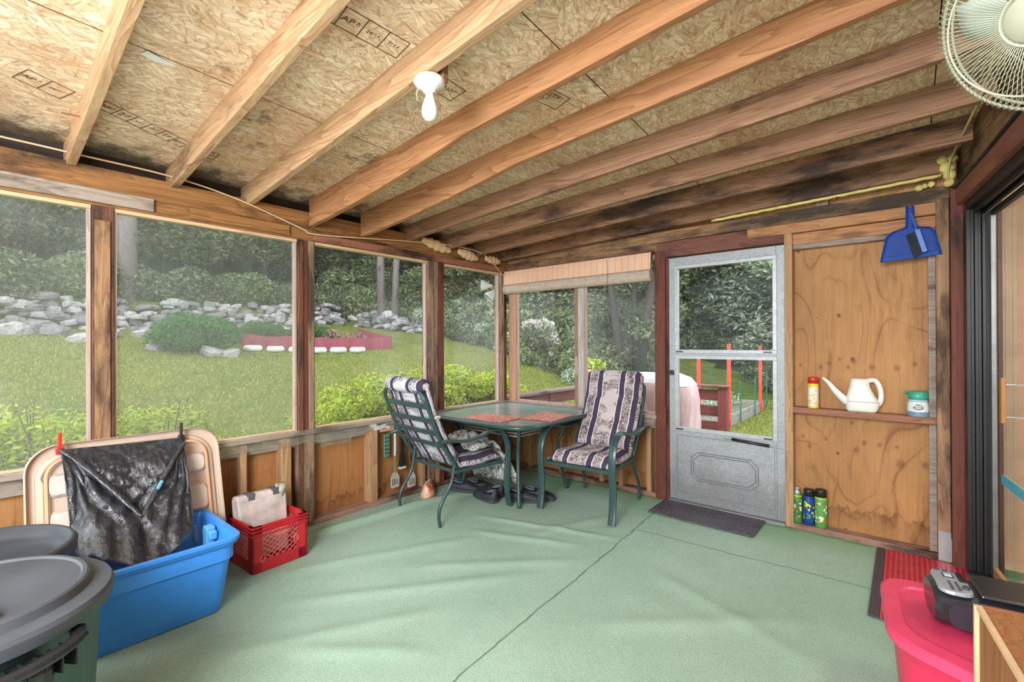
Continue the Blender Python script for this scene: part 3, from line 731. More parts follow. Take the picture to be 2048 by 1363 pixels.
# foam insulation blobs
FOAM = plain('spray_foam', (222, 204, 128), .8, scale=20, bump=.6)
FOAMT = plain('foam_tan', (216, 178, 132), .8, scale=20, bump=.6)
def blob(pts, lab, mat=FOAM, name='spray_foam'):
    mm = M()
    for (x, y, z, r) in pts: mm.sphere((x, y, z), r, 10, 8, 1, 1, .9)
    mm.v = [tuple(Vector(p) + Vector((noise.noise(Vector(p) * 30), noise.noise(Vector(p) * 30 + Vector((5, 0, 0))), noise.noise(Vector(p) * 30 + Vector((0, 7, 0))))) * .012) for p in mm.v]
    tag(mm.build(name, mat, smooth=True), lab, 'foam', 'spray foam blobs')
blob([(3.50, -.10, 2.40, .035), (3.52, -.10, 2.36, .04), (3.545, -.10, 2.40, .03), (3.535, -.10, 2.31, .032), (3.53, -.1, 2.27, .022), (3.48, -.05, 2.345, .02)], 'lumpy yellow foam blob in the corner by the sliding door')
blob([(3.40, -.02, 2.285, .02), (3.43, -.02, 2.288, .016), (3.46, -.02, 2.295, .018)], 'small foam dab on the top plate above the dustpan')
blob([(2.955, .0, 2.375, .018), (2.965, .0, 2.35, .016), (2.96, .0, 2.325, .018)], 'curl of foam beside the short block above the door panel')
tag(M().tube([(3.50 - k * .04, -.07 + .006 * sin(k * 2.3), ZC(3.5 - k * .04, -.1) - .138) for k in range(34)], [.009 + .005 * abs(sin(k * 1.7)) for k in range(34)], 7).build('spray_foam', FOAM, smooth=True), 'thin yellow foam bead along the last rafter', 'foam', 'spray foam blobs')
def shell(c, ln, wd, ang, lab):
    mm = M(); n = 14; rings = []
    for i in range(n + 1):
        t = i / n; rr = wd * math.sin(pi * min(1, t * .9 + .08)) ** .6 * (1 + .18 * sin(t * 30))
        rings.append([(0, (t - .5) * ln, 0) if False else (rr * .5 * cos(a) * .7, (t - .5) * ln, rr * .5 * sin(a)) for a in [2 * pi * k / 10 for k in range(10)]])
    mm.loft(rings); o = mm.build('foam_lump', FOAMT, smooth=True, loc=c, rot=(ang, 0, 0)); tag(o, lab, 'foam', 'dried foam lumps above the corner window')
shell((.03, -1.02, 2.235), .36, .10, -.16, 'ribbed tan foam lump on the header, leftmost of three')
shell((.03, -.62, 2.205), .28, .10, -.16, 'ribbed tan foam lump on the header, middle of three')
shell((.04, -.27, 2.20), .24, .085, -.05, 'ribbed tan foam lump tucked in the far corner, rightmost of three')

# wires
WIRE = plain('cable_cream', (214, 178, 140), .5)
tag(M().tube(bez([(.03, -4.3, 2.335), (.03, -3.742, 2.335), (.03, -3.479, 2.333), (.03, -3.044, 2.325), (.03, -2.691, 2.272), (.03, -2.298, 2.166), (.03, -2.15, 2.14), (.03, -1.437, 2.215), (.085, -.864, 2.25), (.085, -.456, 2.228), (.04, -.152, 2.084), (.015, -.03, 2.04)]), .005, 6).build('electric_cable', WIRE, smooth=True), 'thin cream cable strung along the left wall header', 'cable')
tag(M().tube(bez([(3.60, -1.5, 2.48), (3.60, -1.0, 2.44), (3.57, -.6, 2.41), (3.545, -.25, 2.40), (3.53, -.16, 2.36), (3.525, -.12, 2.28)]), .006, 6).build('fan_cord', plain('cord_yellowed', (196, 176, 116), .5), smooth=True), 'yellowed cord running from the fan into the right corner', 'cord')

# ------------------------------------------------------------------ bulb
bx, by = 1.83, -2.60; bz = ZC(bx, by) - .135
bl2 = thing('ceiling_light', 'bare white bulb in a porcelain lamp holder screwed to a rafter', 'light', (bx, by, bz))
M().lathe([(.0, 0), (.056, -.0), (.064, -.008), (.066, -.018), (.056, -.032), (.035, -.042), (.028, -.05), (.026, -.058)], 32).build('lamp_holder', plain('porcelain', (238, 236, 232), .25), bl2, smooth=True)
bu = M().lathe([(.0155, -.055), (.018, -.075), (.024, -.095), (.031, -.115), (.034, -.135), (.031, -.155), (.02, -.169), (.002, -.174)], 24).build('bulb', plain('frosted_bulb', (245, 240, 236), .4, var=.02), bl2, smooth=True)
M().tube(bez([(-.075, .0, -.01), (-.085, .0, -.035), (-.08, 0, -.06), (-.068, 0, -.068)]), .004, 6, flat=.4).build('wire_end', WIRE, bl2)
M().box(-.02, .022, -.02, .06, .05, .06).build('junction_block', W_RAF[3], bl2, bevel=.004)

# ------------------------------------------------------------------ fan
FC = Vector((3.612, -2.238, 2.108)); FAX = Vector((-.547, -.703, -.455)).normalized()
fan = thing('wall_fan', 'cream wire-cage fan hanging high at the upper right', 'fan', FC)
q = Vector((0, 0, 1)).rotation_difference(FAX).to_matrix().to_4x4()
Rf, Dp = .235, .105
def ring(r, z, n=48): return [(r * cos(2 * pi * k / n), r * sin(2 * pi * k / n), z) for k in range(n)]
cg = M(); cg.tube(ring(Rf, 0), .004, 6, closed=True)
cg.tube(ring(.175, Dp * .80), .0026, 6, closed=True); cg.tube(ring(.06, Dp), .003, 6, closed=True)
for k in range(110):
    a = 2 * pi * k / 110
    cg.tube([(r * cos(a), r * sin(a), z) for r, z in ((.05, Dp), (.12, Dp * .97), (.19, Dp * .72), (.225, Dp * .35), (Rf, 0))], .0011, 4)
cg.xf(q).build('front_grille', CREAM_P, fan, smooth=True)
cg = M(); cg.tube(ring(.17, -Dp * .85), .0026, 6, closed=True); cg.tube(ring(.232, -.03), .0035, 6, closed=True)
for k in range(110):
    a = 2 * pi * (k + .5) / 110
    cg.tube([(r * cos(a), r * sin(a), z) for r, z in ((.06, -Dp), (.14, -Dp * .95), (.20, -Dp * .62), (.232, -.03), (Rf, 0))], .0014, 4)
cg.xf(q).build('rear_grille', CREAM_P, fan, smooth=True)
M().lathe([(.001, Dp + .008), (.05, Dp + .006), (.054, Dp), (.05, Dp - .004), (.001, Dp - .004)], 24).xf(q).build('badge', CREAM_P, fan, smooth=True)
M().lathe([(.03, .05), (.045, .03), (.045, -.02), (.03, -.03)], 20).xf(q).build('hub', CREAM_P, fan, smooth=True)
for k in range(3):
    mm = M(); a0 = 2 * pi * k / 3; rings = []
    for i in range(7):
        r = .04 + .155 * i / 6; wd = .25 + .5 * sin(pi * i / 7)
        rings.append([(r * cos(a0 + wd * t), r * sin(a0 + wd * t), .03 - .05 * (t + .5) + zz) for t in (-.5, -.2, .1, .5) for zz in (0,)] + [(r * cos(a0 + wd * t), r * sin(a0 + wd * t), .033 - .05 * (t + .5)) for t in (.5, .1, -.2, -.5)])
    mm.loft(rings).xf(q).build('blade', plain('fan_blade', (196, 206, 196), .3), fan, smooth=True)
M().lathe([(.02, -.03), (.06, -.05), (.066, -.14), (.045, -.17), (.001, -.175)], 24).xf(q).build('motor', CREAM_P, fan, smooth=True)
bk = FAX * -.17
M().tube([bk, bk + Vector((.05, .02, .03)), Vector((.19, .12, .12))], .014, 8).box(.17, .06, .04, .20, .18, .2).build('wall_bracket', CREAM_P, fan)

# ------------------------------------------------------------------ table
tab = thing('patio_table', 'square glass-topped patio table with green metal frame in the corner', 'table', (.60, -.61, 0))
S_ = 1.13
rim = M(); rings = []
for (sw, z) in ((S_ - .06, .665), (S_ - .01, .668), (S_, .68), (S_ - .004, .696), (S_ - .03, .702), (S_ - .05, .697)): rings.append(rrect(0, 0, sw, sw, .17 - (S_ - sw) / 2, z, 9))
rings.append(rings[0]); rim.loft(rings, False, False).build('table_rim', GREEN_M, tab, smooth=True)
tg = NT('table_glass'); v = tg.coord(rand=False)
n = tg.noise(v, 300, 2); tg.bump(n, .12, .001)
tg.b.inputs['Transmission Weight'].default_value = 0.0
tg = tg.fin(tg.mix(tg.mask(tg.noise(v, 3, 4), .3, .7), srgb(128, 150, 146), srgb(150, 170, 164)), .16, spec=.9)
M().loft([rrect(0, 0, S_ - .03, S_ - .03, .155, .684, 9), rrect(0, 0, S_ - .03, S_ - .03, .155, .698, 9)]).build('glass_top', tg, tab, bevel=.001)
for sx, sy in ((1, 1), (1, -1), (-1, 1), (-1, -1)):
    M().tube(bez([(sx * .34, sy * .34, .67), (sx * .33, sy * .33, .55), (sx * .29, sy * .29, .42), (sx * .31, sy * .31, .2), (sx * .345, sy * .345, .0)], 6), .016, 10).build('leg', GREEN_M, tab, smooth=True)
M().tube(rrect(0, 0, .70, .70, .06, .60, 5), .008, 8, closed=True).tube(rrect(0, 0, .66, .66, .06, .57, 5), .008, 8, closed=True).build('leg_brace', plain('brace_metal', (150, 148, 136), .35, .5), tab, smooth=True)
def matmat():
    s = NT('placemat_print'); v = s.coord(rand=True); n = s.noise(v, 13, 3, .5, 1.5)
    c = s.ramp(n, [(.3, srgb(240, 222, 210)), (.4, srgb(226, 130, 110)), (.48, srgb(206, 56, 50)), (.54, srgb(240, 200, 186)), (.6, srgb(196, 50, 48)), (.68, srgb(242, 226, 214)), (.76, srgb(150, 40, 44))])
    return s.fin(c, .45)
MATM = matmat()
for (x, y, rz, lab) in ((.66, -.96, .02, 'red flower-print placemat on the glass table beside the left chair'), (.985, -.62, .1, 'red flower-print placemat on the glass table beside the right chair')):
    w2, h2 = (.42, .30) if x < .9 else (.32, .42)
    tag(M().loft([rrect(0, 0, w2, h2, .02, 0, 3), rrect(0, 0, w2, h2, .02, .003, 3)]).build('placemat', MATM, loc=(x, y, .7025), rot=(0, 0, rz)), lab, 'placemat', 'placemats on the patio table')

# ------------------------------------------------------------------ chairs
def cushmat(name, tint):
    s = NT(name); uv = s.node('ShaderNodeUVMap'); sp = s.node('ShaderNodeSeparateXYZ'); s.link(uv.outputs[0], sp.inputs[0]); u, vv = sp.outputs[0], sp.outputs[1]
    bands = [(0, 0), (.03, 1), (.10, 0), (.26, 1), (.345, 0), (.655, 1), (.74, 0), (.90, 1), (.97, 0)]
    base = s.ramp(u, [(p, srgb(74, 66, 92) if k else srgb(*tint)) for p, k in bands], 'CONSTANT')
    mp = s.node('ShaderNodeMapping'); mp.inputs['Scale'].default_value = (1.0, 2.3, 1); s.link(uv.outputs[0], mp.inputs[0])
    n = s.noise(mp.outputs[0], 5.5, 3, .5, 2.2); f = s.math('FRACT', s.math('MULTIPLY', n, 6.0))
    pat = s.math('MULTIPLY', s.mask(f, .62, .52), s.mask(s.noise(mp.outputs[0], 3.3, 2), .44, .52))
    c = s.mix(s.math('MULTIPLY', pat, .82), base, srgb(66, 54, 60))
    f2 = s.math('FRACT', s.math('MULTIPLY', s.noise(mp.outputs[0], 12, 2, .5, 1.5), 5.0))
    side = s.ramp(u, [(0, (0, 0, 0, 1)), (.12, (1, 1, 1, 1)), (.25, (0, 0, 0, 1)), (.75, (1, 1, 1, 1)), (.89, (0, 0, 0, 1))], 'CONSTANT')
    c = s.mix(s.math('MULTIPLY', s.math('MULTIPLY', s.mask(f2, .5, .4), side), .7), c, srgb(78, 62, 74))
    # thin white piping lines
    for p in (.108, .252, .353, .647, .748, .892):
        l_ = s.math('LESS_THAN', s.math('ABSOLUTE', s.math('SUBTRACT', u, p)), .006); c = s.mix(l_, c, srgb(226, 218, 214))
    s.bump(s.noise(s.coord(), 260, 2), .25, .002)
    return s.fin(c, .85, spec=.15)
CUSH = cushmat('cushion_print', (200, 186, 184))
CUSHW = cushmat('cushion_print_pale', (206, 204, 208))
def strip(pts, wd, th, nm, mt, par):
    # flat extruded arm strip following pts (in the x = const plane), wd across x
    mm = M(); P = [Vector(p) for p in pts]; rings = []
    for i, p in enumerate(P):
        d = (P[min(i + 1, len(P) - 1)] - P[max(i - 1, 0)]).normalized(); x = Vector((1, 0, 0)); nn = d.cross(x).normalized() * th / 2; xx = x * wd / 2
        rings.append([p - xx - nn * .6, p - xx * .5 - nn, p + xx * .5 - nn, p + xx - nn * .6, p + xx + nn * .6, p + xx * .45 + nn, p + xx * .12 + nn * .55, p - xx * .12 + nn * .55, p - xx * .45 + nn, p - xx + nn * .6])
    mm.loft(rings); return mm.build(nm, mt, par, smooth=False, bevel=0)
def make_chair(label, cmat):
    t = thing('patio_chair', label, 'chair', (0, 0, 0), group='green metal patio chairs')
    for sx in (-1, 1):
        # arm + front leg in one extruded strip
        arm = bez([(sx * .31, -.40, .615), (sx * .31, -.30, .625), (sx * .31, -.15, .60), (sx * .31, 0, .61), (sx * .31, .13, .645), (sx * .31, .24, .62), (sx * .31, .305, .52), (sx * .31, .315, .40), (sx * .31, .30, .25), (sx * .31, .305, .12), (sx * .31, .33, .003)], 7)
        strip(arm, .055, .022, 'arm', GREEN_M, t)
        M().tube(bez([(sx * .262, -.19, .52), (sx * .262, -.215, .36), (sx * .26, -.24, .28), (sx * .26, -.325, .16), (sx * .26, -.345, .08), (sx * .26, -.335, .003)], 7), .013, 8).build('leg', GREEN_M, t, smooth=True)
    # back frame hoop and slats
    def bk(x, h): # point on reclined back, h along the back from seat
        return Vector((x, -.19 - .30 * h - .035 * sin(pi * h), .40 + .605 * h))
    hoop = [bk(-.27, 0), bk(-.27, .4), bk(-.27, .82), bk(-.25, .93), bk(-.19, .985), bk(0, 1.0), bk(.19, .985), bk(.25, .93), bk(.27, .82), bk(.27, .4), bk(.27, 0)]
    M().tube(bez(hoop, 6), .0145, 8, up=None).build('back_frame', GREEN_M, t, smooth=True)
    for h in (.30, .46, .62, .80):
        a = bk(-.262, h); b = bk(.262, h); mm = M(); d = (bk(0, h + .04) - bk(0, h - .04)).normalized()
        mm.bar(a, b, .007, .042, up=d); mm.build('back_slat', GREEN_M, t, bevel=.002)
    fr = M(); fr.bar((-.29, .265, .365), (.29, .265, .365), .022, .03); fr.bar((-.27, -.20, .375), (.27, -.20, .375), .018, .022)
    for sx in (-1, 1): fr.bar((sx * .27, -.21, .375), (sx * .285, .27, .37), .018, .024)
    for y in (-.08, .05, .17): fr.bar((-.27, y, .372), (.27, y, .372), .04, .006)
    fr.build('seat_frame', GREEN_M, t, bevel=.002)
    # arm to back brackets
    for sx in (-1, 1): M().bar((sx * .27, -.265, .60), (sx * .31, -.265, .61), .03, .012).build('arm_bracket', GREEN_M, t)
    # cushion: one padded sheet running seat -> back, folded over the top
    path = []
    for k in range(9): path.append((Vector((0, .285 - .44 * k / 8, .392 + .006 * sin(k))), Vector((0, 0, 1))))
    for k in range(1, 17):
        h = k / 16 * 1.03; path.append((bk(0, h) + Vector((0, .035, .012)), Vector((0, .92, .39))))
    top = bk(0, 1.03) + Vector((0, .035, .012))
    nU = 22; cu = M(); N = len(path)
    def pad(i, u):
        p, nn = path[i]; x = (u - .5) * .53
        edge = min(u, 1 - u) * 8; e = min(1, edge) ** .5; s_end = min(1, (min(i, N - 1 - i) + .35) / 1.5)
        th = (.062 * e * s_end + .012)
        if i < 9: th *= 1.05
        crease = .028 * math.exp(-((i - 8.5) / .8) ** 2) + .02 * math.exp(-((i - 19.3) / .8) ** 2) + .008 * math.exp(-((i - 14) / .7) ** 2)
        th -= crease * e
        th += .006 * noise.noise(Vector((x * 9, i * .6, 2)))
        return Vector((x * (1 + .01 * noise.noise(Vector((i * .5, 0, 0)))), p.y, p.z)), nn, th
    top_idx = []; bot_idx = []
    for i in range(N):
        for j in range(nU + 1):
            u = j / nU; p, nn, th = pad(i, u); cu.uv[len(cu.v)] = (u, i / (N - 1) * 1.3); cu.v.append(tuple(p + nn * th))
    off = len(cu.v)
    for i in range(N):
        for j in range(nU + 1):
            u = j / nU; p, nn, th = pad(i, u); cu.uv[len(cu.v)] = (u, i / (N - 1) * 1.3 + .1); cu.v.append(tuple(p))
    for i in range(N - 1):
        for j in range(nU):
            a = i * (nU + 1) + j; cu.f.append((a, a + 1, a + nU + 2, a + nU + 1)); cu.f.append((off + a, off + a + nU + 1, off + a + nU + 2, off + a + 1))
    for j in range(nU):
        cu.f.append((j, off + j, off + j + 1, j + 1)); a = (N - 1) * (nU + 1) + j; cu.f.append((a, a + 1, off + a + 1, off + a))
    for i in range(N - 1):
        a = i * (nU + 1); cu.f.append((a, a + nU + 1, off + a + nU + 1, off + a)); a += nU; cu.f.append((a, off + a, off + a + nU + 1, a + nU + 1))
    co = cu.build('cushion', cmat, t, smooth=True)
    # head roll over the top rail
    hr = M(); rings = []
    for j in range(nU + 1):
        u = j / nU; x = (u - .5) * .53; e = min(1, min(u, 1 - u) * 9) ** .5 * .9 + .1; c0 = bk(0, .985) + Vector((0, .04, .03)); r = .058 * e
        ringp = []
        for k in range(14):
            a = 2 * pi * k / 14; rr = r * (1 + .06 * noise.noise(Vector((x * 12, k, 0))))
            hr.uv[len(hr.v) + len(rings) * 14 + k] = (u, 1.25 + .02 * k); ringp.append((x, c0.y + rr * cos(a) * 1.15, c0.z + rr * sin(a)))
        rings.append(ringp)
    hr.loft(rings); hr.build('head_roll', cmat, co, smooth=True)
    return t
ch1 = make_chair('green metal patio chair seen from behind, patterned cushion with garment on the seat', CUSHW)
ch1.location = (.51, -1.265, .0); ch1.rotation_euler = (0, 0, radians(-4))
ch2 = make_chair('green metal patio chair facing the room beside the storm door, patterned cushion', CUSH)
ch2.location = (1.36, -.50, .0); ch2.rotation_euler = (0, 0, radians(184))
# the tie of the left chair's cushion
M().tube([(.285 + .016 * cos(a), -.372 + .02 * sin(a), .80 + .012 * cos(a)) for a in [2 * pi * k / 12 for k in range(12)]], .006, 6, closed=True).build('cushion_tie', plain('tie_cream', (206, 196, 180), .8), ch1)

# grey camouflage garment draped over the seat of the left chair
def camo():
    s = NT('camo_cloth'); v = s.coord(); n = s.noise(v, 22, 3, .55, .8)
    c = s.ramp(n, [(.35, srgb(206, 206, 204)), (.46, srgb(168, 168, 164)), (.5, srgb(108, 108, 104)), (.55, srgb(186, 186, 182)), (.62, srgb(74, 74, 72))], 'EASE')
    s.bump(s.noise(v, 40, 3), .3, .004); return s.fin(c, .85, spec=.1)
cm = M(); A, B = 34, 28
for i in range(A + 1):
    for j in range(B + 1):
        u = i / A; vv = j / B
        x = .24 + .50 * u + .04 * sin(vv * 9); y = -1.36 + .62 * vv
        if vv < .55: z = .525 + .05 * sin(u * pi); x += .05
        else: t = (vv - .55) / .45; y = -1.02 + .14 * t; z = .525 - .36 * t ** 1.2; x += .05 + .06 * t
        z += .035 * noise.noise(Vector((u * 5, vv * 5, 3))) + .018 * noise.noise(Vector((u * 13, vv * 11, 8)))
        x += .03 * noise.noise(Vector((u * 4, vv * 6, 13))); y += .03 * noise.noise(Vector((u * 9, vv * 4, 23)))
        cm.v.append((x, y, z))
for i in range(A):
    for j in range(B):
        a = i * (B + 1) + j; cm.f.append((a, a + 1, a + B + 2, a + B + 1))
co = cm.build('camo_jacket', camo(), smooth=True); sm_ = co.modifiers.new('solid', 'SOLIDIFY'); sm_.thickness = .012
tag(co, 'crumpled grey camouflage jacket draped over the seat of the left chair', 'jacket')

# ------------------------------------------------------------------ shoes
SHOE = plain('shoe_black', (52, 54, 62), .6, scale=14, var=.4); SOLE = plain('shoe_sole', (62, 62, 64), .7); LACE = plain('shoe_lace', (22, 22, 24), .7)
COLLAR = plain('shoe_collar', (104, 106, 114), .8)
def shoe(label, loc, rz, kind='lace', side=1):
    t = thing('shoe', label, 'shoe', loc, rz, group='dark shoes under the table')
    n = 20
    def sec(tt):  # width, height top along the length (heel 0 .. toe 1)
        wd = .036 + .012 * sin(pi * min(1, tt * 1.1)) + (.004 if tt > .55 else 0)
        if tt > .9: wd *= math.sqrt(max(.0, 1 - ((tt - .9) / .105) ** 2)) * .8 + .2
        if tt < .06: wd *= .7 + 5 * tt
        hgt = .108 - .03 * tt if tt < .35 else .0975 - (tt - .35) * .085
        if tt > .9: hgt -= (tt - .9) * .18
        return wd, hgt
    so = M(); up = M(); rs = []; ru = []
    for i in range(n + 1):
        tt = i / n; wd, hg = sec(tt); y = (tt - .4) * .29; cx = side * .008 * sin(pi * tt)
        wd2 = wd + .004
        rs.append([(cx - wd2, y, .002), (cx + wd2, y, .002), (cx + wd2, y, .022 + .006 * (tt < .3)), (cx - wd2, y, .022 + .006 * (tt < .3))])
        op = kind and .08 < tt < .42
        ringp = []
        for k in range(13):
            a = pi * k / 12; xx = cos(a) * wd; zz = .022 + (hg - .022) * sin(a) ** .6
            if op and abs(cos(a)) < .72: zz = .045 if kind == 'lace' else .035
            ringp.append((cx + xx, y, zz))
        ringp += [(cx - wd * .95, y, .02), (cx + wd * .95, y, .02)]
        ru.append(ringp)
    so.loft(rs).build('sole', SOLE, t, bevel=.004); up.loft(ru).build('upper', SHOE, t, smooth=True)
    M().tube([(.030 * cos(a), -.055 + .045 * sin(a), .088 - .012 * sin(a)) for a in [2 * pi * k / 16 for k in range(16)]], .008, 6, closed=True).build('collar', COLLAR, t, smooth=True)
    if kind == 'lace':
        lc = M()
        for k in range(5):
            y = .02 + k * .022; z = .078 - k * .0065; lc.tube(bez([(-.03, y, z - .012), (0, y + .006, z + .006), (.03, y, z - .012)], 4), .0025, 5)
        lc.tube(bez([(0, .02, .085), (.03, .0, .10), (.045, .02, .08), (.02, .03, .085)], 5), .002, 5); lc.tube(bez([(0, .02, .085), (-.03, .01, .10), (-.045, .03, .075)], 5), .002, 5)
        lc.build('laces', LACE, t, smooth=True)
    else:
        M().tube(bez([(-.044, .03, .05), (-.02, .035, .075), (.02, .035, .075), (.044, .03, .05)], 5), .010, 8, flat=.35).build('strap', LACE, t, smooth=True)
    return t
shoe('black shoe lying behind the left chair leg, leftmost of the row', (.27, -.93, .0), radians(-60), 'lace')
shoe('black lace shoe with pale eyelets under the camouflage jacket', (.37, -.83, .0), radians(-65), 'lace', -1)
shoe('dark grey slip-on shoe left of the table leg', (.56, -.86, .0), radians(95), 'slip')
shoe('dark slip-on shoe nearest the left chair front leg', (.61, -.97, .0), radians(80), 'slip', -1)
shoe('black laced leather shoe right behind the front table leg', (.84, -.80, .0), radians(-62), 'lace')
shoe('black laced leather shoe farthest right, toe to the right chair', (.90, -.68, .0), radians(-70), 'lace', -1)

# snack bag by the wall
sb = thing('snack_bag', 'crumpled orange and white plastic snack bag on the floor against the left wall', 'bag', (.13, -1.22, .0), .3)
bm_ = M(); rings = []
for i in range(9):
    t = i / 8; ww = .13 * (1 - .2 * t); th = .06 * (1 - t) ** .5 + .008
    rings.append([(ww * cos(a) * (1 + .15 * noise.noise(Vector((k * .8, i * .7, 0)))), th * sin(a) * (1 + .3 * noise.noise(Vector((k, i, 5)))),   .004 + .12 * t + .022 * t * noise.noise(Vector((k, i * .5, 9)))) for k, a in enumerate([2 * pi * k / 18 for k in range(18)])])
s = NT('snack_bag_print'); v = s.coord(rand=False); z_ = s.xyz()[0]
bagm = s.fin(s.mix(s.mask(s.noise(v, 14, 3, .5, 1), .45, .52), s.ramp(s.math('MULTIPLY_ADD', z_, 4, .5), [(0, srgb(214, 208, 204)), (.5, srgb(232, 226, 220)), (.55, srgb(232, 116, 70)), (1, srgb(226, 96, 54))]), srgb(236, 190, 160)), .35)
bm_.loft(rings).xf(Matrix.Rotation(radians(-65), 4, 'Z')).build('bag_body', bagm, sb, smooth=True)

# utensils hanging on the left wall
GRN = plain('utensil_green', (92, 138, 116), .4)
def spatula(lab, loc, tilt, hmat, L=.42, bl=True):
    t = thing('spatula', lab, 'spatula', loc, (tilt, 0, 0), group='grill tools hanging on the left wall')
    M().tube(bez([(.0, 0, 0), (.004, 0, -.1), (.0, .0, -.2)], 5), [.011] * 11, 8, flat=1.2).build('handle', hmat, t, smooth=True)
    M().tube([(0, 0, -.2), (.0, 0, -L + .12)], .006, 6).build('shaft', GRN if bl else BLACK_P, t)
    w0, w1 = .018, .045; zt, zb = -L + .13, -L
    hd_ = M(); hd_.prism([(-w0, zt), (w0, zt), (w1, zt - .045), (w1 - .003, zb + .006), (w1 - .012, zb), (-w1 + .012, zb), (-w1 + .003, zb + .006), (-w1, zt - .045)], .003, 'x', -.0015)
    hdo = hd_.build('blade', plain('spatula_steel', (196, 190, 186), .35, .2), t)
    sl = M()
    for k in range(4): y = -.024 + .016 * k; sl.box(-.0022, y - .003, zb + .02, .0022, y + .003, zb + .075)
    sl.build('slots', BLACK_P, hdo)
M().box(-.004, -1.62, .60, .012, -1.49, .635).build('tool_strip', plain('tool_strip_pink', (196, 140, 120), .6), wl)
spatula('green-handled slotted spatula hanging closest to the left', (.0, -1.475, .575), 0, plain('handle_pale', (196, 196, 190), .4), .47)
spatula('slotted spatula hanging behind the left chair leg', (-.0, -1.30, .50), 0, BLACK_P, .43, False)
gt = thing('green_grater', 'small green slotted plastic grater hanging beside the spatula', 'grater', (-.04, -1.53, .56))
M().box(-.006, -.028, -.19, .006, .028, 0).build('frame', GRN, gt, bevel=.004)
gs = M()
for k in range(5):
    for j in (-1, 1): gs.box(.005, j * .011 - .005, -.035 - k * .032, .008, j * .011 + .005, -.02 - k * .032)
gs.build('slots', BLACK_P, gt)
br = thing('grill_brush', 'black grill brush with pale bristles hanging on the left wall', 'brush', (-.02, -1.385, .50))
M().box(-.01, -.012, -.12, .01, .012, .04).prism([(-.012, -.12), (.012, -.12), (.036, -.235), (-.036, -.235)], .03, 'x', -.015).build('brush_body', BLACK_P, br, bevel=.004)
M().box(-.014, -.03, -.255, .014, .03, -.235).build('bristles', plain('bristle_pale', (196, 206, 186), .8, scale=60), br)

# ------------------------------------------------------------------ dustpan and brush
BLUE = plain('dustpan_blue', (16, 62, 150), .5, spec=.25)
dp = thing('dustpan', 'blue plastic dustpan hanging from the top plate by its handle', 'dustpan', (3.355, -.055, 2.16))
s_ = M().prism([(-.014, .015), (.014, .015), (.016, -.10), (.05, -.125), (.095, -.135), (.112, -.16), (.142, -.30), (-.142, -.318), (-.112, -.165), (-.09, -.14), (-.045, -.128), (-.016, -.10)], .006, 'y', .018)
s_.build('pan', BLUE, dp, bevel=.002)
e_ = M(); e_.tube([(-.142, .012, -.318), (-.112, .0, -.165), (-.085, .0, -.138), (-.016, .004, -.115), (-.014, .004, .015), (.014, .004, .015), (.016, .004, -.115), (.09, .0, -.132), (.112, .0, -.16), (.142, .012, -.30)], .006, 6)
e_.bar((-.135, .012, -.285), (.137, .012, -.268), .004, .004); e_.build('raised_edge', BLUE, dp)
db = thing('hand_brush', 'blue hand brush with dark bristles clipped inside the hanging dustpan', 'brush', (3.36, -.062, 2.13), (0, radians(-14), 0))
M().tube([(0, 0, 0), (0, 0, -.12)], .010, 8, flat=.8).box(-.012, -.012, -.26, .016, .012, -.11).build('handle', plain('brush_blue', (40, 96, 182), .35), db, bevel=.004)
bs = M()
for k in range(15): bs.bar((-.012, -.004, -.125 - k * .0095), (-.055, -.006, -.128 - k * .0102), .022, .006)
bs.build('bristles', plain('bristle_dark', (52, 56, 66), .8), db)

# ------------------------------------------------------------------ things on the ledge and on the plate
def aerosol(label, loc, r, h, body, cap, band, grp, writing=None, wc=(240, 240, 236), capname='cap', domed=True):
    t = thing('spray_can', label, 'spray can', loc, group=grp)
    M().lathe([(r * .94, 0), (r, .004), (r, h * .78), (r * .92, h * .81), (r * .8, h * .83)], 24).build('can', body, t, smooth=True)
    M().lathe([(r * 1.01, h * .76), (r * 1.01, h * .785)], 24, cap0=False, cap1=False).build('band', band, t, smooth=True)
    if domed: M().lathe([(r * .93, h * .80), (r * .93, h * .97), (r * .85, h), (.001, h)], 24).build(capname, cap, t, smooth=True)
    else: M().lathe([(r * .8, h * .8), (r * .55, h * .86), (r * .42, h * .90), (r * .42, h * .95), (r * .5, h * .96), (r * .45, h), (.001, h)], 24).build(capname, cap, t, smooth=True)
    lb = M(); n = 10
    def cyl(a0, a1, z0, z1):
        b = len(lb.v)
        for k in range(n + 1):
            a = a0 + (a1 - a0) * k / n
            for z in (z0, z1): lb.v.append((r * 1.012 * cos(a), r * 1.012 * sin(a), z))
        for k in range(n): lb.f.append((b + 2 * k, b + 2 * k + 2, b + 2 * k + 3, b + 2 * k + 1))
    cyl(radians(205), radians(340), h * .14, h * .66)
    if writing:
        lb.build('label', writing, t, smooth=True)
    return t
def labelmat(name, base, c1, c2, sc=60):
    s = NT(name); v = s.coord(); n = s.voro(v, sc, 'F1', 'Color'); sp = s.node('ShaderNodeSeparateColor'); s.link(n, sp.inputs[0])
    return s.fin(s.ramp(sp.outputs[0], [(0, srgb(*base)), (.45, srgb(*c1)), (.7, srgb(*c2)), (.85, srgb(*base))], 'CONSTANT'), .4)
YEL = plain('yellow_plastic', (226, 196, 44), .4); WOOD_Z = .036
aerosol('green aerosol can with bare metal nozzle, leftmost of three on the floor plate', (2.728, .045, WOOD_Z), .033, .25, plain('can_green', (72, 138, 62), .3), plain('nozzle_grey', (186, 188, 196), .3, .4), YEL, 'bug spray cans at the foot of the plywood wall', labelmat('lab_g', (60, 120, 60), (220, 226, 200), (170, 60, 50)), domed=False)
